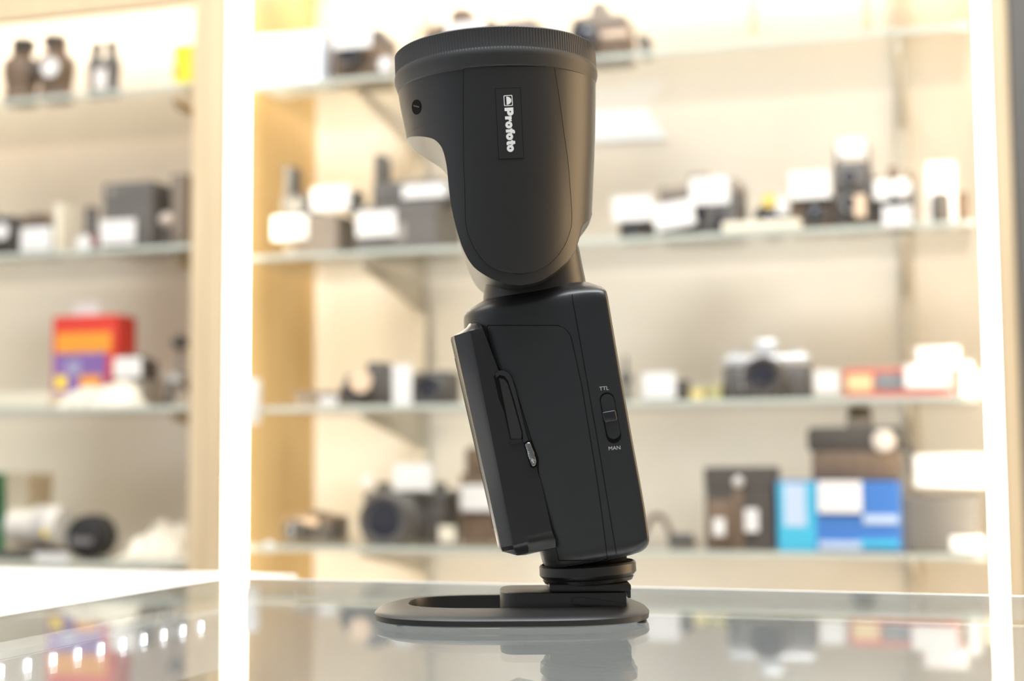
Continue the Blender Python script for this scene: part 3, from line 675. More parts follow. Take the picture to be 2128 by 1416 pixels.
obj('ball_top', lathe([(0.0004 + 0.011 * math.sin(PI * i / 12), H - 0.012 - 0.011 * math.cos(PI * i / 12)) for i in range(13)], 20, c=(W * 0.14, 0, 0)), DK, t)
obj('collar', lathe([(0.018, 0.03), (0.020, 0.034), (0.016, H * 0.42), (0.008, H * 0.48)], 24, c=(W * 0.08, 0, 0)), GRYM, t)
for k in range(3):
    an = 0.6 + 2 * PI * k / 3
    obj('leg', tube([(W * 0.08 + 0.010 * math.cos(an), 0.010 * math.sin(an), 0.034), (W * 0.08 + 0.026 * math.cos(an), 0.022 * math.sin(an), 0.004)], [0.005, 0.0035], 10), DK2, t)
z = ZL[3]
carton('green box at the left picture edge, lowest shelf', -60, 9, 985, z, 1.76, 0.06, GRN)
carton('cream box behind the white lens at left, lowest shelf', 12, 82, 985, z, 1.77, 0.06, BEIGE)
t, W, H = base('camera_lens', 'large white lens lying on its side at the left of the lowest shelf', 'lens', 0, 132, 1062, z + 0.012, 1.69, 0.06)
obj('lens_barrel', lathe([(0.020, -W / 2), (0.024, -W / 2 + 0.002), (0.024, -W * 0.1), (0.029, 0.0), (0.029, W * 0.42), (0.026, W * 0.5)], 32, 'X', (0, 0, 0.030)), mat('lens_white', (0.78, 0.74, 0.66), 0.4), t)
obj('focus_ring', lathe([(0.0295, W * 0.1), (0.030, W * 0.11), (0.030, W * 0.28), (0.0295, W * 0.29)], 36, 'X', (0, 0, 0.030)), mat('pale_grey_ring', (0.55, 0.53, 0.50), 0.5), t)
obj('yellow_mark', bx(W * 0.32, W * 0.40, -0.031, -0.027, 0.018, 0.028, bev=0.0005, seg=1), YEL, t)
t, W, H = base('lens_strap', 'flat black strap under the white lens, lowest shelf at left', 'strap', -10, 112, 1128, z, 1.68, 0.07)
obj('strap', bx(-W / 2, W / 2, -0.035, 0.035, 0, 0.0118, bev=0.004), DK, t)
obj('buckle', bx(W * 0.30, W * 0.42, -0.037, -0.033, 0.002, 0.010, bev=0.001), GRYM, t)
t, W, H = base('round_case', 'round black zipped case with grey print, lowest shelf at left', 'case', 130, 230, 1060, z, 1.69, 0.05)
r = W * 0.50
obj('shell', lathe([(r * 0.9, -0.022), (r, -0.016), (r, 0.014), (r * 0.94, 0.020), (r * 0.86, 0.022)], 12, 'Y', (0, 0, r * 0.98)), mat('black_fabric', (0.022, 0.021, 0.020), 0.7), t, sharp=60)
obj('zip', lathe([(r * 1.01, -0.002), (r * 1.02, -0.001), (r * 1.02, 0.001), (r * 1.01, 0.002)], 12, 'Y', (0, 0, r * 0.98)), DK2, t)
obj('print_patch', bx(-r * 0.6, r * 0.5, -0.0235, -0.021, r * 0.66, r * 0.98), mat('grey_fabric_print', (0.22, 0.21, 0.20), 0.6), t)
tagc('white folded card at the front of the lowest left shelf', 72, 144, 1150, 1184, 1.668)
heap('white crumpled padding on the lowest left shelf beside the post', 236, 416, 1082, z, 1.69, 0.10, CLOTH, 'padding', 'padding', 9)
# flat white sheet on the back wall between the first and second shelf
p = [atY(x, y, YB - 0.002) for x, y in ((1150, 232), (1342, 228), (1386, 288), (1150, 298))]
bm = nb(); a = [bm.verts.new((q.x, YB - 0.003, q.z)) for q in p]; b = [bm.verts.new((q.x, YB - 0.0006, q.z)) for q in p]
bm.faces.new(a); bm.faces.new(b[::-1])
for i in range(4): bm.faces.new((a[(i + 1) % 4], a[i], b[i], b[(i + 1) % 4]))
tag(obj('white_sheet', bm, CWHITE), 'slanted bright white sheet on the back wall right of the flash head', 'paper')
# ================================================================== FLASH STAND AND FLASH
TF = 0.541
OF = Vector((f0.x * TF, f0.y * TF, 0))      # foot of the flash on the counter; local X = right, Y = away, Z = up
def fl(px, py, wd=0.0):
    """pixel -> (u, v) on the upright plane at depth wd behind the flash centre"""
    d = ray(px, py); k = (TF + wd) / d.dot(f0); p = CAM + d * k
    return (p - OF).dot(r0), p.z
class Frame:
    def __init__(s, px, py, deg):
        s.u0, s.v0 = fl(px, py); s.t = rad(deg)
        s.bu, s.bv = math.cos(s.t), math.sin(s.t)
    def uv(s, b, a): return s.u0 + b * s.bu - a * s.bv, s.v0 + b * s.bv + a * s.bu
    def ba(s, u, v):
        u -= s.u0; v -= s.v0
        return u * s.bu + v * s.bv, -u * s.bv + v * s.bu
    def px(s, x, y, wd=0.0): return s.ba(*fl(x, y, wd))
class Loft:
    """rounded cross sections stacked along a tilted axis; row = (a, bL, bR, near, far, nL, nR)"""
    def __init__(s, fr, rows):
        s.f = fr; s.rows = sorted(rows); s.A = [r[0] for r in s.rows]
    def at(s, a): return [pchip(s.A, [r[k] for r in s.rows], a) for k in range(1, 7)]
    def sec(s, row, th):
        bL, bR, wN, wF, nL, nR = row
        bc, hb = (bL + bR) / 2, (bR - bL) / 2
        c, q = math.cos(th), math.sin(th); n = nL if c < 0 else nR
        b = bc + hb * math.copysign(abs(c) ** (2 / n), c)
        wd = (wF if q > 0 else wN) * math.copysign(abs(q) ** (2 / n), q)
        return b, wd
    def surf(s, b, a):
        bL, bR, wN, wF, nL, nR = s.at(a)
        t = (b - (bL + bR) / 2) / max(1e-6, (bR - bL) / 2); n = nL if t < 0 else nR
        return -wN * max(0.0, 1 - min(1.0, abs(t)) ** n) ** (1 / n)
    def mesh(s, step=0.0016, n=96, bm=None):
        bm = bm or nb(); al = []
        for a0, a1 in zip(s.A, s.A[1:]):
            k = max(1, int(math.ceil((a1 - a0) / step)))
            al += [a0 + (a1 - a0) * i / k for i in range(k)]
        al.append(s.A[-1]); rings = []
        for a in al:
            row = s.at(a); ring = []
            for i in range(n):
                b, wd = s.sec(row, 2 * PI * (i + 0.5) / n); u, v = s.f.uv(b, a)
                ring.append(bm.verts.new((u, wd, v)))
            rings.append(ring)
        for A, B in zip(rings, rings[1:]):
            for i in range(n):
                j = (i + 1) % n; bm.faces.new((A[i], A[j], B[j], B[i]))
        bm.faces.new(rings[0][::-1]); bm.faces.new(rings[-1]); return bm
    def near(s, px, py, off=0.0):
        """point on the surface facing the photo's side under a pixel, lifted by off"""
        wd = -0.02
        for _ in range(6):
            u, v = fl(px, py, wd); b, a = s.f.ba(u, v); wd = s.surf(b, a) - off
        u, v = fl(px, py, wd); return Vector((u, wd, v))
def rows_interp(rows, y):
    Y = [r[0] for r in rows]
    return pchip(Y, [r[1] for r in rows], y), pchip(Y, [r[2] for r in rows], y)
def patch(L, rows, off, grow=0.0, nx=18, step=5.0, skirt=0.0012, bm=None):
    """plate lying on loft L; rows = (y, x left, x right) as seen"""
    bm = bm or nb(); y0, y1 = rows[0][0], rows[-1][0]; ny = max(2, int((y1 - y0) / step)); G = []
    for j in range(ny + 1):
        y = y0 + (y1 - y0) * j / ny; xl, xr = rows_interp(rows, y); xl -= grow; xr += grow
        yy = y + (-grow if j == 0 else (grow if j == ny else 0))
        G.append([bm.verts.new(L.near(xl + (xr - xl) * i / nx, yy, off)) for i in range(nx + 1)])
    for j in range(ny):
        for i in range(nx): bm.faces.new((G[j][i], G[j][i + 1], G[j + 1][i + 1], G[j + 1][i]))
    rim = G[0] + [g[-1] for g in G[1:]] + G[-1][-2::-1] + [g[0] for g in G[-2:0:-1]]
    low = [bm.verts.new(v.co + Vector((0, skirt, 0))) for v in rim]; n = len(rim)
    for i in range(n):
        j = (i + 1) % n; bm.faces.new((rim[j], rim[i], low[i], low[j]))
    bm.faces.new(low)
    return bm
def ribbon(L, pts, wpx, off=0.00008, bm=None):
    """thin seam line on loft L"""
    bm = bm or nb(); P = []
    for (x0, y0), (x1, y1) in zip(pts, pts[1:]):
        k = max(1, int(math.hypot(x1 - x0, y1 - y0) / 8)); P += [(x0 + (x1 - x0) * i / k, y0 + (y1 - y0) * i / k) for i in range(k)]
    P.append(pts[-1]); pr = None
    for i, p in enumerate(P):
        q0, q1 = P[max(0, i - 1)], P[min(len(P) - 1, i + 1)]
        dx, dy = q1[0] - q0[0], q1[1] - q0[1]; l = math.hypot(dx, dy); nx_, ny_ = -dy / l * wpx / 2, dx / l * wpx / 2
        c = [bm.verts.new(L.near(p[0] + s * nx_, p[1] + s * ny_, off)) for s in (-1, 1)]
        d = [bm.verts.new(v.co + Vector((0, 0.0004, 0))) for v in c]
        cur = [c[0], c[1], d[1], d[0]]
        if pr:
            for k2 in range(4): bm.faces.new((pr[k2], pr[(k2 + 1) % 4], cur[(k2 + 1) % 4], cur[k2]))
        else: bm.faces.new(cur)
        pr = cur
    bm.faces.new(pr[::-1]); return bm
def outline_plate(L, pts, off, skirt=0.0012, bm=None):
    bm = bm or nb(); top = [bm.verts.new(L.near(x, y, off)) for x, y in pts]; low = [bm.verts.new(v.co + Vector((0, skirt, 0))) for v in top]
    bm.faces.new(top); bm.faces.new(low[::-1]); n = len(pts)
    for i in range(n):
        j = (i + 1) % n; bm.faces.new((top[j], top[i], low[i], low[j]))
    return bm
def capsule(x0, y0, x1, y1, wpx, n=10):
    a = math.atan2(y1 - y0, x1 - x0); pts = []
    for (cx, cy, s) in ((x1, y1, a - PI / 2), (x0, y0, a + PI / 2)):
        for i in range(n + 1):
            t = s + PI * i / n; pts.append((cx + wpx / 2 * math.cos(t), cy + wpx / 2 * math.sin(t)))
    return pts
def glyphs(loops_list, mapf, off_dir=0.00012):
    """closed outlines (with holes) -> thin solid lettering; mapf turns glyph units into a point"""
    c = bpy.data.curves.new('lettering', 'CURVE'); c.dimensions = '2D'; c.fill_mode = 'BOTH'
    for lp in loops_list:
        sp = c.splines.new('POLY'); sp.points.add(len(lp) - 1); sp.use_cyclic_u = True
        for p, (x, y) in zip(sp.points, lp): p.co = (x, y, 0, 1)
    o = bpy.data.objects.new('lettering', c); COL.objects.link(o)
    dg = bpy.context.evaluated_depsgraph_get(); dg.update()
    me = bpy.data.meshes.new_from_object(o.evaluated_get(dg)); bpy.data.objects.remove(o); bpy.data.curves.remove(c)
    bm = nb(); bm.from_mesh(me); bpy.data.meshes.remove(me)
    for v in bm.verts: v.co = mapf(v.co.x, v.co.y)
    return bm
def text_loops(txt, size_bold=0.012):
    c = bpy.data.curves.new('t', 'FONT'); c.body = txt; c.size = 1; c.offset = 0.0; c.align_x = 'CENTER'
    o = bpy.data.objects.new('t', c); COL.objects.link(o)
    dg = bpy.context.evaluated_depsgraph_get(); dg.update()
    me = bpy.data.meshes.new_from_object(o.evaluated_get(dg)); bpy.data.objects.remove(o); bpy.data.curves.remove(c)
    return me
def arc(cx, cy, rx, ry, t0, t1, n=14):
    return [(cx + rx * math.cos(t0 + (t1 - t0) * i / n), cy + ry * math.sin(t0 + (t1 - t0) * i / n)) for i in range(n + 1)]

# ---------------------------------------------------------------- stand
st = thing('flash_stand', 'flat black plastic stand with an oval opening, lying on the counter under the flash', 'stand', (OF.x, OF.y, 0), YAW)
uL, uR = fl(779, 1283)[0], fl(1349, 1283)[0]
uc, ha = (uL + uR) / 2, (uR - uL) / 2
def sup(cx, cy, a, b, n, t):
    c, s = math.cos(t), math.sin(t)
    return cx + a * math.copysign(abs(c) ** (2 / n), c), cy + b * math.copysign(abs(s) ** (2 / n), s)
bm = nb(); N = 96; rings = []
WC = 0.005
prof = [(uc, WC, ha - 0.0016, 0.0372, 2.9, 0.0009), (uc, WC, ha - 0.0003, 0.0388, 2.9, 0.0014), (uc, WC, ha, 0.039, 2.9, 0.0034), (uc, WC, ha - 0.0007, 0.0383, 2.9, 0.0041)]
oL, oR = fl(851, 1252, 0.004)[0], 0.041
oc, oh = (oL + oR) / 2, (oR - oL) / 2
for k in range(1, 6):
    q = k / 5
    prof.append((uc + (oc - uc) * q, WC, (ha - 0.0007) * (1 - q) + (oh + 0.0012) * q, 0.0383 * (1 - q) + 0.0252 * q, 2.9 + 0.1 * q, 0.0041 + 0.0024 * math.sin(q * PI / 2)))
prof += [(oc, WC, oh + 0.0002, 0.0242, 3.0, 0.0064), (oc, WC, oh, 0.024, 3.0, 0.0056), (oc, WC, oh, 0.024, 3.0, 0.0009)]
for (cx, cy, a, b, n, z) in prof:
    rings.append([bm.verts.new((*sup(cx, cy, a, b, n, 2 * PI * i / N), z)) for i in range(N)])
rings.append(rings[0])
for A, B in zip(rings, rings[1:]):
    for i in range(N):
        j = (i + 1) % N; bm.faces.new((A[i], A[j], B[j], B[i]))
obj('base_plate', bm, mat('stand_plastic', (0.015, 0.0148, 0.0145), 0.42, bump=0.05, bscale=2200), st)
STP = MATS['stand_plastic']
for x, y in ((832, 1303), (1335, 1297)):
    p = atZ(x, y, 0); u, wv = (p - OF).dot(r0), (p - OF).dot(f0)
    obj('rubber_foot', lathe([(0.0016, 0), (0.0019, 0.0004), (0.0019, 0.0012)], 16, c=(u, max(wv + 0.003, -0.030), 0)), RUB, st)
for u in (-0.036, 0.044):
    obj('rubber_foot', lathe([(0.0016, 0), (0.0019, 0.0004), (0.0019, 0.0012)], 16, c=(u, 0.036, 0)), RUB, st)
kL, kR = fl(1038, 1245, -0.014)[0], fl(1302, 1245, -0.014)[0]
bm = nb(); top = []; ZB0, ZB1 = 0.0011, 0.0112
pl = []
for i in range(9):
    t = PI / 2 + PI * i / 8; pl.append((kL + 0.006 + 0.006 * math.cos(t), WC - 0.002 + 0.0165 * (1 if math.sin(t) > 0 else -1) * abs(math.sin(t)) ** 0.45))
pl += [(kR, WC - 0.0185), (kR, WC + 0.0145)]
a = [bm.verts.new((x, y, ZB0)) for x, y in pl]; b = [bm.verts.new((x, y, ZB1)) for x, y in pl]
n = len(pl); fs = [bm.faces.new(a[::-1]), bm.faces.new(b)]
for i in range(n): fs.append(bm.faces.new((a[i], a[(i + 1) % n], b[(i + 1) % n], b[i])))
bmesh.ops.bevel(bm, geom=fs[1].edges[:], offset=0.0006, segments=2, profile=0.5, affect='EDGES')
shoe = obj('shoe_mount', bm, STP, st)
# low sprung tab moulded on the near side of the block
p0, p1 = fl(1190, 1247, -0.015), fl(1298, 1262, -0.015)
bm = prism([(p0[0], p0[1] + 0.0004), (p0[0] + 0.003, p0[1] + 0.0008), (p1[0], p1[1] + 0.0012), (p1[0], p1[1] - 0.0012), (p0[0], p0[1] - 0.0016)], WC - 0.0195, WC - 0.0180)
obj('lock_tab', bm, STP, shoe)

# ---------------------------------------------------------------- flash
fs_ = thing('camera_flash', 'large black round headed camera flash standing upright on its small stand', 'camera flash', (OF.x, OF.y, 0), YAW)
FH = Frame(1078, 600, 2.0)
def hrow(y, xl, xr, wN, wF, nL, nR):
    xm = (xl + xr) / 2; a = FH.px(xm, y)[1]
    return (a, FH.px(xl, y)[0], FH.px(xr, y)[0], wN, wF, nL, nR)
class ClipLoft(Loft):
    """round drum cut straight through (along the depth) by a left and a right outline"""
    def __init__(s, fr, rows, left, right):
        super().__init__(fr, rows)
        s.cl = s.line(left); s.cr = s.line(right)
        s.A = sorted(set(s.A + [p[0] for p in s.cl] + [p[0] for p in s.cr]))
        lo = max(s.cl[0][0], s.cr[0][0]); s.A = [x for x in s.A if x >= lo]
        s.RA = [r[0] for r in s.rows]
    def line(s, pts):
        out = []
        for x, y in pts:
            wd = -0.0365 * math.sqrt(max(0.0, 1 - ((x - 1037) / 200.0) ** 2)); b, a = s.f.px(x, y, wd); out.append((a, b))
        out.sort(); res = [out[0]]
        for p in out[1:]:
            if p[0] > res[-1][0] + 1e-5: res.append(p)
        return res
    def at(s, a): return [pchip(s.RA, [r[k] for r in s.rows], a) for k in range(1, 7)]
    def cut(s, a):
        L = pchip([p[0] for p in s.cl], [p[1] for p in s.cl], a) if a <= s.cl[-1][0] else -1
        R = pchip([p[0] for p in s.cr], [p[1] for p in s.cr], a) if a <= s.cr[-1][0] else 1
        return L, R
    def mesh(s, step=0.0016, n=128, bm=None):
        bm = bm or nb(); al = []
        for a0, a1 in zip(s.A, s.A[1:]):
            k = max(1, int(math.ceil((a1 - a0) / (step * (0.3 if a0 < s.A[0] + 0.006 else 1))))); al += [a0 + (a1 - a0) * i / k for i in range(k)]
        al.append(s.A[-1]); rings = []
        for a in al:
            row = s.at(a); L, R = s.cut(a)
            bL, bR, wN, wF, _, _ = row; bc, hb = (bL + bR) / 2, (bR - bL) / 2
            L = max(L, bL); R = max(min(R, bR), L + 0.0004)
            tl, tr = math.acos(max(-1, min(1, (L - bc) / hb))), math.acos(max(-1, min(1, (R - bc) / hb)))
            na, nf = n // 2 - 8, 8; P = []
            for i in range(na): t_ = tl + (tr - tl) * i / (na - 1); P.append((bc + hb * math.cos(t_), -wN * math.sin(t_)))
            for i in range(1, nf + 1): P.append((R, -wN * math.sin(tr) + 2 * wN * math.sin(tr) * i / (nf + 1)))
            for i in range(na): t_ = tr + (tl - tr) * i / (na - 1); P.append((bc + hb * math.cos(t_), wN * math.sin(t_)))
            for i in range(1, nf + 1): P.append((L, wN * math.sin(tl) - 2 * wN * math.sin(tl) * i / (nf + 1)))
            rings.append([bm.verts.new((s.f.uv(b, a)[0], wd, s.f.uv(b, a)[1])) for b, wd in P])
        n = len(rings[0])
        for A, B in zip(rings, rings[1:]):
            for i in range(n):
                j = (i + 1) % n; bm.faces.new((A[i], A[j], B[j], B[i]))
        bm.faces.new(rings[0][::-1]); bm.faces.new(rings[-1])
        bmesh.ops.remove_doubles(bm, verts=bm.verts[:], dist=1e-6)
        return bm
R0 = 0.0372
head = ClipLoft(FH, [
    hrow(165, 826, 1238, R0, R0, 2, 2), hrow(190, 828, 1238, R0, R0, 2, 2), hrow(283, 845, 1237, R0 - 0.0003, R0 - 0.0003, 2, 2), hrow(430, 862, 1231, R0 - 0.0012, R0 - 0.0012, 2, 2), hrow(640, 872, 1222, R0 - 0.003, R0 - 0.003, 2, 2)],
    [(845, 283), (858, 282.5), (872, 283), (888, 285), (901, 289), (911, 297), (919, 309), (924, 325), (928, 345), (932, 385), (937, 425), (945, 462), (953.5, 493), (965, 523), (983, 552), (1004, 568.5), (1031, 582), (1058, 590), (1078, 592)],
    [(1233, 432), (1229, 451), (1221, 459), (1212, 468), (1208, 478), (1205, 492), (1199, 510), (1186, 533), (1163, 557), (1140, 574), (1112, 587), (1082, 592)])
hs = obj('head_shell', head.mesh(0.0010, 160), PLA, fs_, sharp=38)
# side cover plate with the name plate
prows = [(138, 964, 1151), (200, 963, 1161), (243, 963, 1167), (294, 963.5, 1174), (337, 964, 1180), (379, 966, 1183.5), (421, 967, 1186.5), (445, 967.5, 1188), (464, 968.5, 1187.5), (485, 973, 1183), (506, 981, 1175), (525, 991.5, 1163.5), (544, 1007, 1147), (555, 1021, 1132), (563, 1038, 1115), (567.5, 1058, 1099), (569, 1078, 1085)]
obj('cover_gap', patch(head, prows, 0.00012, grow=1.1), VOID, hs)
cov = obj('side_cover', patch(head, prows, 0.00045), PLA, fs_)
def quadpatch(L, c, off, g=0.0, n=6):
    bm = nb(); cx = sum(p[0] for p in c) / 4; cy = sum(p[1] for p in c) / 4
    cc = [(p[0] + math.copysign(g, p[0] - cx), p[1] + math.copysign(g, p[1] - cy)) for p in c]
    G = [[None] * (n + 1) for _ in range(n + 1)]
    for j in range(n + 1):
        for i in range(n + 1):
            s, t = i / n, j / n
            x = (cc[0][0] * (1 - s) + cc[1][0] * s) * (1 - t) + (cc[3][0] * (1 - s) + cc[2][0] * s) * t
            y = (cc[0][1] * (1 - s) + cc[1][1] * s) * (1 - t) + (cc[3][1] * (1 - s) + cc[2][1] * s) * t
            G[j][i] = bm.verts.new(L.near(x, y, off))
    for j in range(n):
        for i in range(n): bm.faces.new((G[j][i], G[j][i + 1], G[j + 1][i + 1], G[j + 1][i]))
    ext = bmesh.ops.extrude_face_region(bm, geom=bm.faces[:])
    for v in [e for e in ext['geom'] if isinstance(e, bmesh.types.BMVert)]: v.co.y += 0.0006
    return bm
C4 = [(1030.5, 185.5), (1080, 184), (1087, 327.5), (1038, 329)]
obj('name_plate_gap', quadpatch(head, C4, 0.00056, 1.8), VOID, cov)
npl = obj('name_plate', quadpatch(head, C4, 0.00064, -1.0), PLA, cov)
LOGO_O, LOGO_DIR = (1048.3, 224.3), (5.8 / 93.0, 1.0)      # baseline start and reading direction, as seen
def lmap(x, y, k=18.2):
    l = math.hypot(*LOGO_DIR); dx, dy = LOGO_DIR[0] / l, LOGO_DIR[1] / l
    return head.near(LOGO_O[0] + x * k * dx + y * k * dy, LOGO_O[1] + x * k * dy - y * k * dx, 0.00072)
def shift(lp, dx): return [(x + dx, y) for x, y in lp]
gP = [[(0, 0), (0.38, 0), (0.38, 0.27), (0.58, 0.27)] + arc(0.58, 0.635, 0.36, 0.365, -PI / 2, PI / 2) + [(0, 1)], arc(0.47, 0.64, 0.10, 0.085, 0, 2 * PI, 16)[:-1]]
gr = [[(0, 0), (0.36, 0), (0.36, 0.32), (0.42, 0.44), (0.58, 0.42), (0.58, 0.76), (0.46, 0.74), (0.37, 0.62), (0.37, 0.75), (0, 0.75)]]
go = [arc(0.41, 0.385, 0.41, 0.4, 0, 2 * PI, 28)[:-1], arc(0.41, 0.385, 0.085, 0.12, 0, 2 * PI, 16)[:-1]]
gf = [[(0.06, 0), (0.42, 0), (0.42, 0.52), (0.55, 0.52), (0.55, 0.75), (0.42, 0.75), (0.45, 0.82), (0.56, 0.80), (0.56, 1.02), (0.36, 1.04), (0.17, 0.97), (0.07, 0.75), (-0.03, 0.75), (-0.03, 0.52), (0.06, 0.52)]]
gt = [[(0.2, 0), (0.5, -0.01), (0.52, 0.22), (0.42, 0.24), (0.42, 0.52), (0.55, 0.52), (0.55, 0.75), (0.42, 0.75), (0.42, 0.98), (0.07, 0.98), (0.07, 0.75), (-0.03, 0.75), (-0.03, 0.52), (0.07, 0.52), (0.07, 0.14)]]
word = []
for g, x in ((gP, 0.0), (gr, 0.985), (go, 1.56), (gf, 2.42), (go, 2.90), (gt, 3.76), (go, 4.25)): word += [shift(lp, x) for lp in g]
obj('lettering', glyphs(word, lmap), INK, npl)
# square badge with a half dome above the word
fr = arc(-0.19 - 0.1, 0.88, 0.1, 0.1, 0, PI / 2, 5) + arc(-1.32, 0.88, 0.1, 0.1, PI / 2, PI, 5) + arc(-1.32, 0.08, 0.1, 0.1, PI, 1.5 * PI, 5) + arc(-0.29, 0.08, 0.1, 0.1, 1.5 * PI, 2 * PI, 5)
def inset(lp, cx, cy, kx, ky): return [(cx + (x - cx) * kx, cy + (y - cy) * ky) for x, y in lp]
dome = arc(-0.805, 0.28, 0.47, 0.56, 0, PI, 24)
obj('badge', glyphs([fr, inset(fr, -0.805, 0.48, 0.87, 0.84), dome], lmap), INK, npl)
# knurled zoom ring: axis along the head frame
rc = FH.px(1030.5, 155)
def ring_obj(name, prof, m, parent, n=32, mod=None, cb=None, fr=FH, wc=0.0, sharp=35):
    bm = lathe(prof, n, mod=mod); cbb = rc[0] if cb is None else cb
    for v in bm.verts:
        u, vv = fr.uv(cbb + v.co.x, v.co.z); v.co = Vector((u, v.co.y + wc, vv))
    return obj(name, bm, m, parent, sharp=sharp)
aT, aK, aB = FH.px(1030, 117)[1], FH.px(1030, 157)[1], FH.px(1030, 193)[1]
RK = 0.0389
NK = 210 * 4
def kn(k, i, r):
    return r - (0.00024 if (i % 4) in (2, 3) else 0) if 2 <= k <= 3 else r
zr = ring_obj('zoom_ring', [(RK - 0.006, aT + 0.0004), (RK - 0.0006, aT + 0.0003), (RK, aT - 0.0002), (RK, aK + 0.0004), (RK, aK), (RK + 0.0003, aK - 0.0010), (RK + 0.0003, aK - 0.0026), (RK - 0.0008, aB + 0.0006), (RK - 0.0016, aB), (RK - 0.0045, aB)], RUB, fs_, n=NK, mod=kn, sharp=28)
ring_obj('front_glass', [(RK - 0.0062, aT - 0.001), (RK - 0.0062, aT + 0.0009), (0.02, aT + 0.0022), (0.004, aT + 0.0026)], DIFF, fs_, n=64)
# small slotted screw on the drum
sp = head.near(865, 222, 0)
bm = nb()
pts = [(865 + 9.5 * math.cos(2 * PI * i / 24), 222.5 + 15.5 * math.sin(2 * PI * i / 24)) for i in range(24)]
scr = obj('screw', outline_plate(head, pts, 0.0003), VOID, hs)
obj('screw_slot', outline_plate(head, [(859, 218), (871, 221), (871, 224), (859, 221)], 0.0005, 0.0004), PLB, scr)
# catch at the right of the head
cpx = [(1229, 447), (1227, 456), (1213, 466), (1208, 474), (1207, 462), (1212, 450)]
pp = [fl(x, y) for x, y in cpx]
obj('catch', prism(pp, -0.006, 0.006, bev=0.0004), PLA, hs)
# swivel neck between head and body
FN = Frame(1112, 626, 3.0)
def nrow(y, xl, xr, wd, n):
    a = FN.px((xl + xr) / 2, y)[1]; return (a, FN.px(xl, y)[0], FN.px(xr, y)[0], wd, wd, n, n)
neck = Loft(FN, [nrow(640, 1003, 1224, 0.0195, 2.2), nrow(620, 1003.5, 1222, 0.0195, 2.2), nrow(600, 1005, 1219, 0.019, 2.2), nrow(560, 1022, 1211, 0.0175, 2.2), nrow(520, 1050, 1203, 0.016, 2.2), nrow(505, 1060, 1197, 0.014, 2.2)])
obj('swivel_neck', neck.mesh(0.002, 72), PLA, fs_)
# body
FB = Frame(1236, 1154, 9.3)
def brow(pl_, pr_, wN, nL, nR, wF=None):
    a0, a1 = FB.px(*pl_)[1], FB.px(*pr_)[1]
    return ((a0 + a1) / 2, FB.px(*pl_)[0], FB.px(*pr_)[0], wN, wF or wN, nL, nR)
WBN = 0.0258
body = Loft(FB, [
    brow((1000, 622), (1226, 598), 0.0165, 2.3, 3.0), brow((980, 634), (1240, 606), 0.0205, 2.4, 3.5), brow((968, 643), (1248, 613), 0.0232, 2.5, 5), brow((963, 650), (1253, 621), 0.0246, 2.6, 7), brow((962, 660), (1255.5, 630), 0.0254, 2.7, 16), brow((963, 676), (1258, 646), WBN, 2.8, 24),
    brow((968, 700), (1262, 670), WBN, 3.2, 24), brow((1000, 820), (1284, 800), WBN, 3.6, 24), brow((1040, 940), (1305, 920), WBN, 4.0, 24), brow((1085, 1050), (1325, 1030), WBN, 4.0, 24), brow((1120, 1140), (1339, 1118), 0.0255, 4.0, 20),
    brow((1124, 1155), (1340.5, 1131), 0.0250, 3.6, 8), brow((1126, 1162), (1338, 1138), 0.0242, 3.2, 6), brow((1130, 1168), (1332, 1145), 0.0225, 3, 4.5), brow((1136, 1171), (1322, 1149), 0.0205, 2.8, 3.6)])
bs = obj('body_shell', body.mesh(0.0016, 128), PLB, fs_, sharp=50)
brows = [(677, 1014, 1158), (681, 1012.5, 1170), (690, 1014, 1180), (704, 1017, 1187), (725, 1021, 1191.5), (760, 1034, 1199.5), (778, 1046, 1203), (784, 1058, 1204.5), (790, 1065, 1206), (820, 1075, 1211.5), (870, 1091, 1219.5), (912, 1104, 1226.5), (935, 1112, 1230), (958, 1119, 1234), (975, 1119, 1236.5), (1000, 1122, 1240.5), (1060, 1135, 1249), (1120, 1150, 1256.5), (1156, 1160, 1261), (1165, 1162, 1262)]
obj('cover_gap', patch(body, brows, 0.00010, grow=1.3, step=4), VOID, bs)
obj('battery_cover', patch(body, brows, 0.00028, grow=-0.3, step=4), PLB, fs_)
obj('seam', ribbon(body, [(1189, 612), (1191, 630), (1197, 662), (1240, 905), (1281, 1152)], 1.5), VOID, bs)
obj('seam', ribbon(body, [(1158, 1128), (1159, 1144)], 1.2), VOID, bs)
# TTL / MAN slide switch
sw = obj('switch_recess', outline_plate(body, capsule(1261.5, 831, 1275.5, 906, 31), 0.00010), VOID, fs_)
obj('switch_track', outline_plate(body, capsule(1262.2, 833, 1275.2, 899, 27.5), 0.00022), PLB, sw)
sl = outline_plate(body, [(1251, 857), (1279, 852), (1283, 874), (1256, 879)], 0.0016, 0.0014)
bmesh.ops.bevel(sl, geom=[e for e in sl.edges], offset=0.0005, segments=3, profile=0.5, affect='EDGES')
obj('switch_slider', sl, PLG, sw)
def word_on(L, txt, cx, cy, h, deg, off, parent, wide=1.0):
    me = text_loops(txt); bm = nb(); bm.from_mesh(me); bpy.data.meshes.remove(me)
    ymax = max(v.co.y for v in bm.verts); k = h / ymax; c, s = math.cos(rad(deg)), math.sin(rad(deg))
    for v in bm.verts:
        x, y = v.co.x * k * wide, (v.co.y - ymax / 2) * k
        v.co = L.near(cx + x * c - y * s, cy - x * s - y * c, off)
    return obj('lettering', bm, INKG, parent)
word_on(body, 'TTL', 1255.3, 807.5, 7.6, 5, 0.0001, bs, 1.05)
word_on(body, 'MAN', 1277, 931.5, 7.6, 5, 0.0001, bs, 1.05)
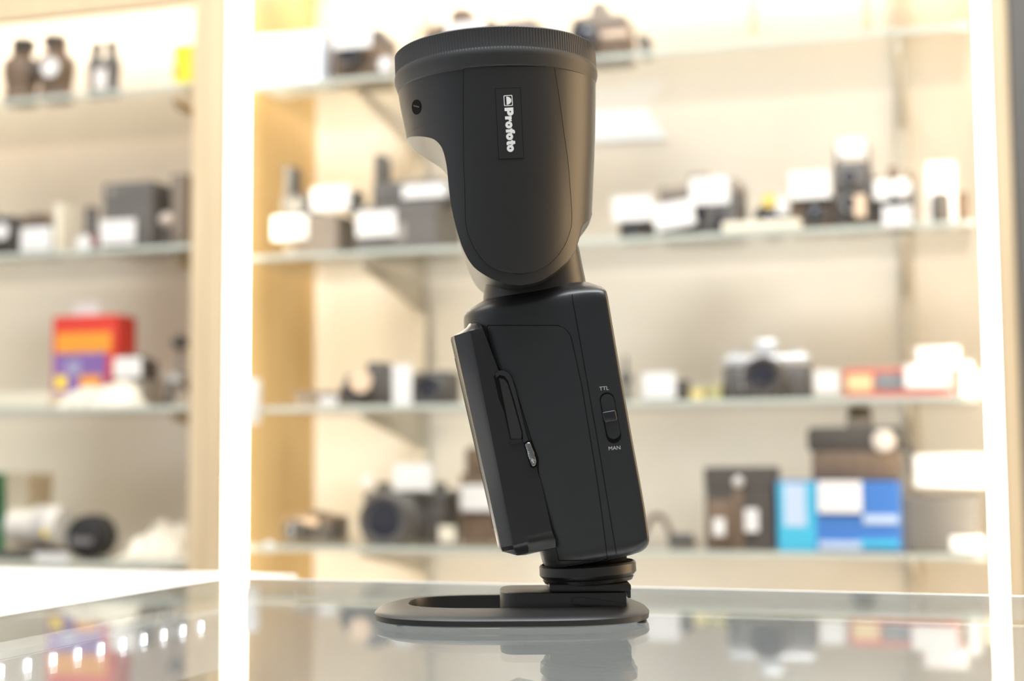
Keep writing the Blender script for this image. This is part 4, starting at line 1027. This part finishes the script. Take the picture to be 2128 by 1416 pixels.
# display housing clipped on the left of the body
FD = Frame(1038, 1140, 12.6)
def drow(a, bL, c1, c2, bR, wn=0.0275, wl=0.0185, wf=0.0275, wr=0.0266):
    return (a, bL, c1, c2, bR, wn, wl, wf, wr)
mm = 0.001
aTop = FD.px(975, 684)[1]; aL = FD.px(943, 708)[1]
D = [drow(aTop, 7.6 * mm, 8.2 * mm, 9.6 * mm, 11 * mm, 0.0205, 0.0165, 0.0205, 0.0195), drow(aTop - 1.2 * mm, 6.4 * mm, 8.6 * mm, 10.4 * mm, 12 * mm, 0.0245, 0.0175, 0.0245, 0.023), drow(aL - 0.3 * mm, 0.3 * mm, 7.2 * mm, 10.8 * mm, 12.4 * mm, 0.0272, 0.0185), drow(aL - 1.5 * mm, 0.0, 7.4 * mm, 10.8 * mm, 12.6 * mm)]
for y, xr_ in ((770, 1036), (850, 1068), (930, 1104), (1020, 1128), (1100, 1146)):
    b, a = FD.px(xr_, y, -0.025)
    D.append(drow(a, 0.0, 7.4 * mm - 2.0 * mm * (y - 700) / 400, 10.7 * mm, b))
D += [drow(1.6 * mm, 0.0, 5.2 * mm, 10.7 * mm, 20.6 * mm), drow(0.0, 0.4 * mm, 5.2 * mm, 10.5 * mm, 20.9 * mm, 0.0265, 0.018), drow(-2.6 * mm, 5.5 * mm, 6.4 * mm, 9.5 * mm, 20.4 * mm, 0.0235, 0.016), drow(-3.2 * mm, 8.2 * mm, 8.7 * mm, 9.3 * mm, 19.6 * mm, 0.021, 0.015, 0.0235, 0.021)]
D.sort(); bm = nb(); rings = []
for (a, bL, c1, c2, bR, wn, wl, wf, wr) in D:
    sec = [(bL, 0.019), (bL, -wl), (bL + (c1 - bL) * 0.2, -wl - (wn - wl) * 0.45), (bL + (c1 - bL) * 0.85, -wn + 0.0008), (c1 + 0.0004, -wn), (c2, -wn), (c2 + 0.0007, -wn + 0.0001), (bR, -wr), (bR, wr), (c2, wf), (c1, wf)]
    rings.append([bm.verts.new((FD.uv(b, a)[0], wd, FD.uv(b, a)[1])) for b, wd in sec])
n = len(rings[0])
for A, B in zip(rings, rings[1:]):
    for i in range(n): bm.faces.new((A[i], A[(i + 1) % n], B[(i + 1) % n], B[i]))
bm.faces.new(rings[0][::-1]); bm.faces.new(rings[-1])
dh = obj('display_housing', bm, mat('semi_gloss_black', (0.013, 0.0132, 0.0138), 0.24), fs_, sharp=22)
# display panel let into the left face
bm = nb(); P = []
for a, wd in ((aL - 0.008, -0.0165), (aL - 0.008, 0.0165), (0.008, 0.0165), (0.008, -0.0165)): P.append((a, wd))
vs = [bm.verts.new((FD.uv(-0.0002, a)[0], wd, FD.uv(-0.0002, a)[1])) for a, wd in P] + [bm.verts.new((FD.uv(0.0006, a)[0], wd, FD.uv(0.0006, a)[1])) for a, wd in P]
for q in ((0, 1, 2, 3), (7, 6, 5, 4), (0, 4, 5, 1), (1, 5, 6, 2), (2, 6, 7, 3), (3, 7, 4, 0)): bm.faces.new([vs[i] for i in q])
obj('display_glass', bm, PLG, dh)
# release slot and clear window between display housing and body
class Flat:
    """plain plane just proud of the display housing's inner slope"""
    def __init__(s, wd): s.wd = wd
    def near(s, px, py, off=0.0):
        u, v = fl(px, py, s.wd - off); return Vector((u, s.wd - off, v))
FS = Flat(-0.0271)
obj('slot_lip', outline_plate(FS, [(1029, 778), (1034, 771), (1046, 770), (1057, 776), (1064, 787), (1072, 812), (1093, 900), (1098, 916), (1088, 920), (1086, 898), (1068, 830), (1056, 792), (1048, 782), (1038, 780), (1031, 786)], 0.0002, 0.002), PLB, dh)
rs = obj('release_slot', outline_plate(FS, [(1025, 784), (1030, 779), (1040, 780), (1050, 785), (1057, 794), (1070, 838), (1087, 898), (1086, 914), (1059, 914), (1052, 900)], 0.00005, 0.002), VOID, dh)
rb = outline_plate(FS, [(1037, 786), (1048, 789), (1055, 798), (1068, 842), (1084, 900), (1083, 912), (1062, 913), (1050, 850)], 0.0002, 0.002)
obj('release_button', rb, PLA, rs)
obj('button_edge', outline_plate(FS, [(1058.5, 914.5), (1083, 912.5), (1084, 921), (1059, 925)], 0.0004, 0.002), PLG, rs)
wd = outline_plate(FS, [(1088.5, 922), (1096, 917), (1103, 916.5), (1112, 940), (1117.5, 957), (1117, 968), (1110, 973), (1103, 971), (1096, 948)], 0.0001, 0.002)
wr = obj('window_rim', wd, VOID, dh)
wd = outline_plate(FS, [(1090, 924), (1096.5, 919.5), (1102, 919), (1110, 941), (1115, 957), (1114.5, 966), (1109, 970.5), (1104, 968.5), (1097.5, 948)], 0.0008, 0.002)
bmesh.ops.bevel(wd, geom=wd.edges[:], offset=0.0005, segments=3, profile=0.5, affect='EDGES')
obj('clear_window', wd, CHROME, dh, sharp=80)
# foot with locking ring
FF = Frame(1222, 1190, 3.0)
def fa(y): return FF.px(1222, y)[1]
cb0 = FF.px(1222, 1185)[0]
def fring(name, prof, m, parent): return ring_obj(name, [(r, fa(y)) for r, y in prof][::-1], m, parent, n=72, cb=cb0, fr=FF, wc=0.002)
fring('thread', [(0.0150, 1140), (0.0150, 1168), (0.0172, 1169), (0.0172, 1172)], VOID, fs_)
fring('locking_ring', [(0.0165, 1170), (0.0178, 1170.5), (0.0183, 1174), (0.0183, 1192), (0.0175, 1197), (0.0168, 1200), (0.0172, 1202), (0.0165, 1209), (0.0150, 1211)], PLA, fs_)
z0 = ZB1 + 0.0001
bm = nb(); x0, x1 = fl(1139, 1220)[0], fl(1306, 1220)[0]
box(bm, x0, x1, -0.013, 0.017, z0, fl(1222, 1208)[1], bev=0.0008)
ft = obj('hot_shoe_foot', bm, PLA, fs_)
xa, xb = fl(1297, 1230)[0], fl(1304, 1230)[0]
obj('lock_pin', bx(xa + 0.0006, xb + 0.0004, -0.010, 0.012, fl(1300, 1238)[1], z0 + 0.002), PLG, ft)
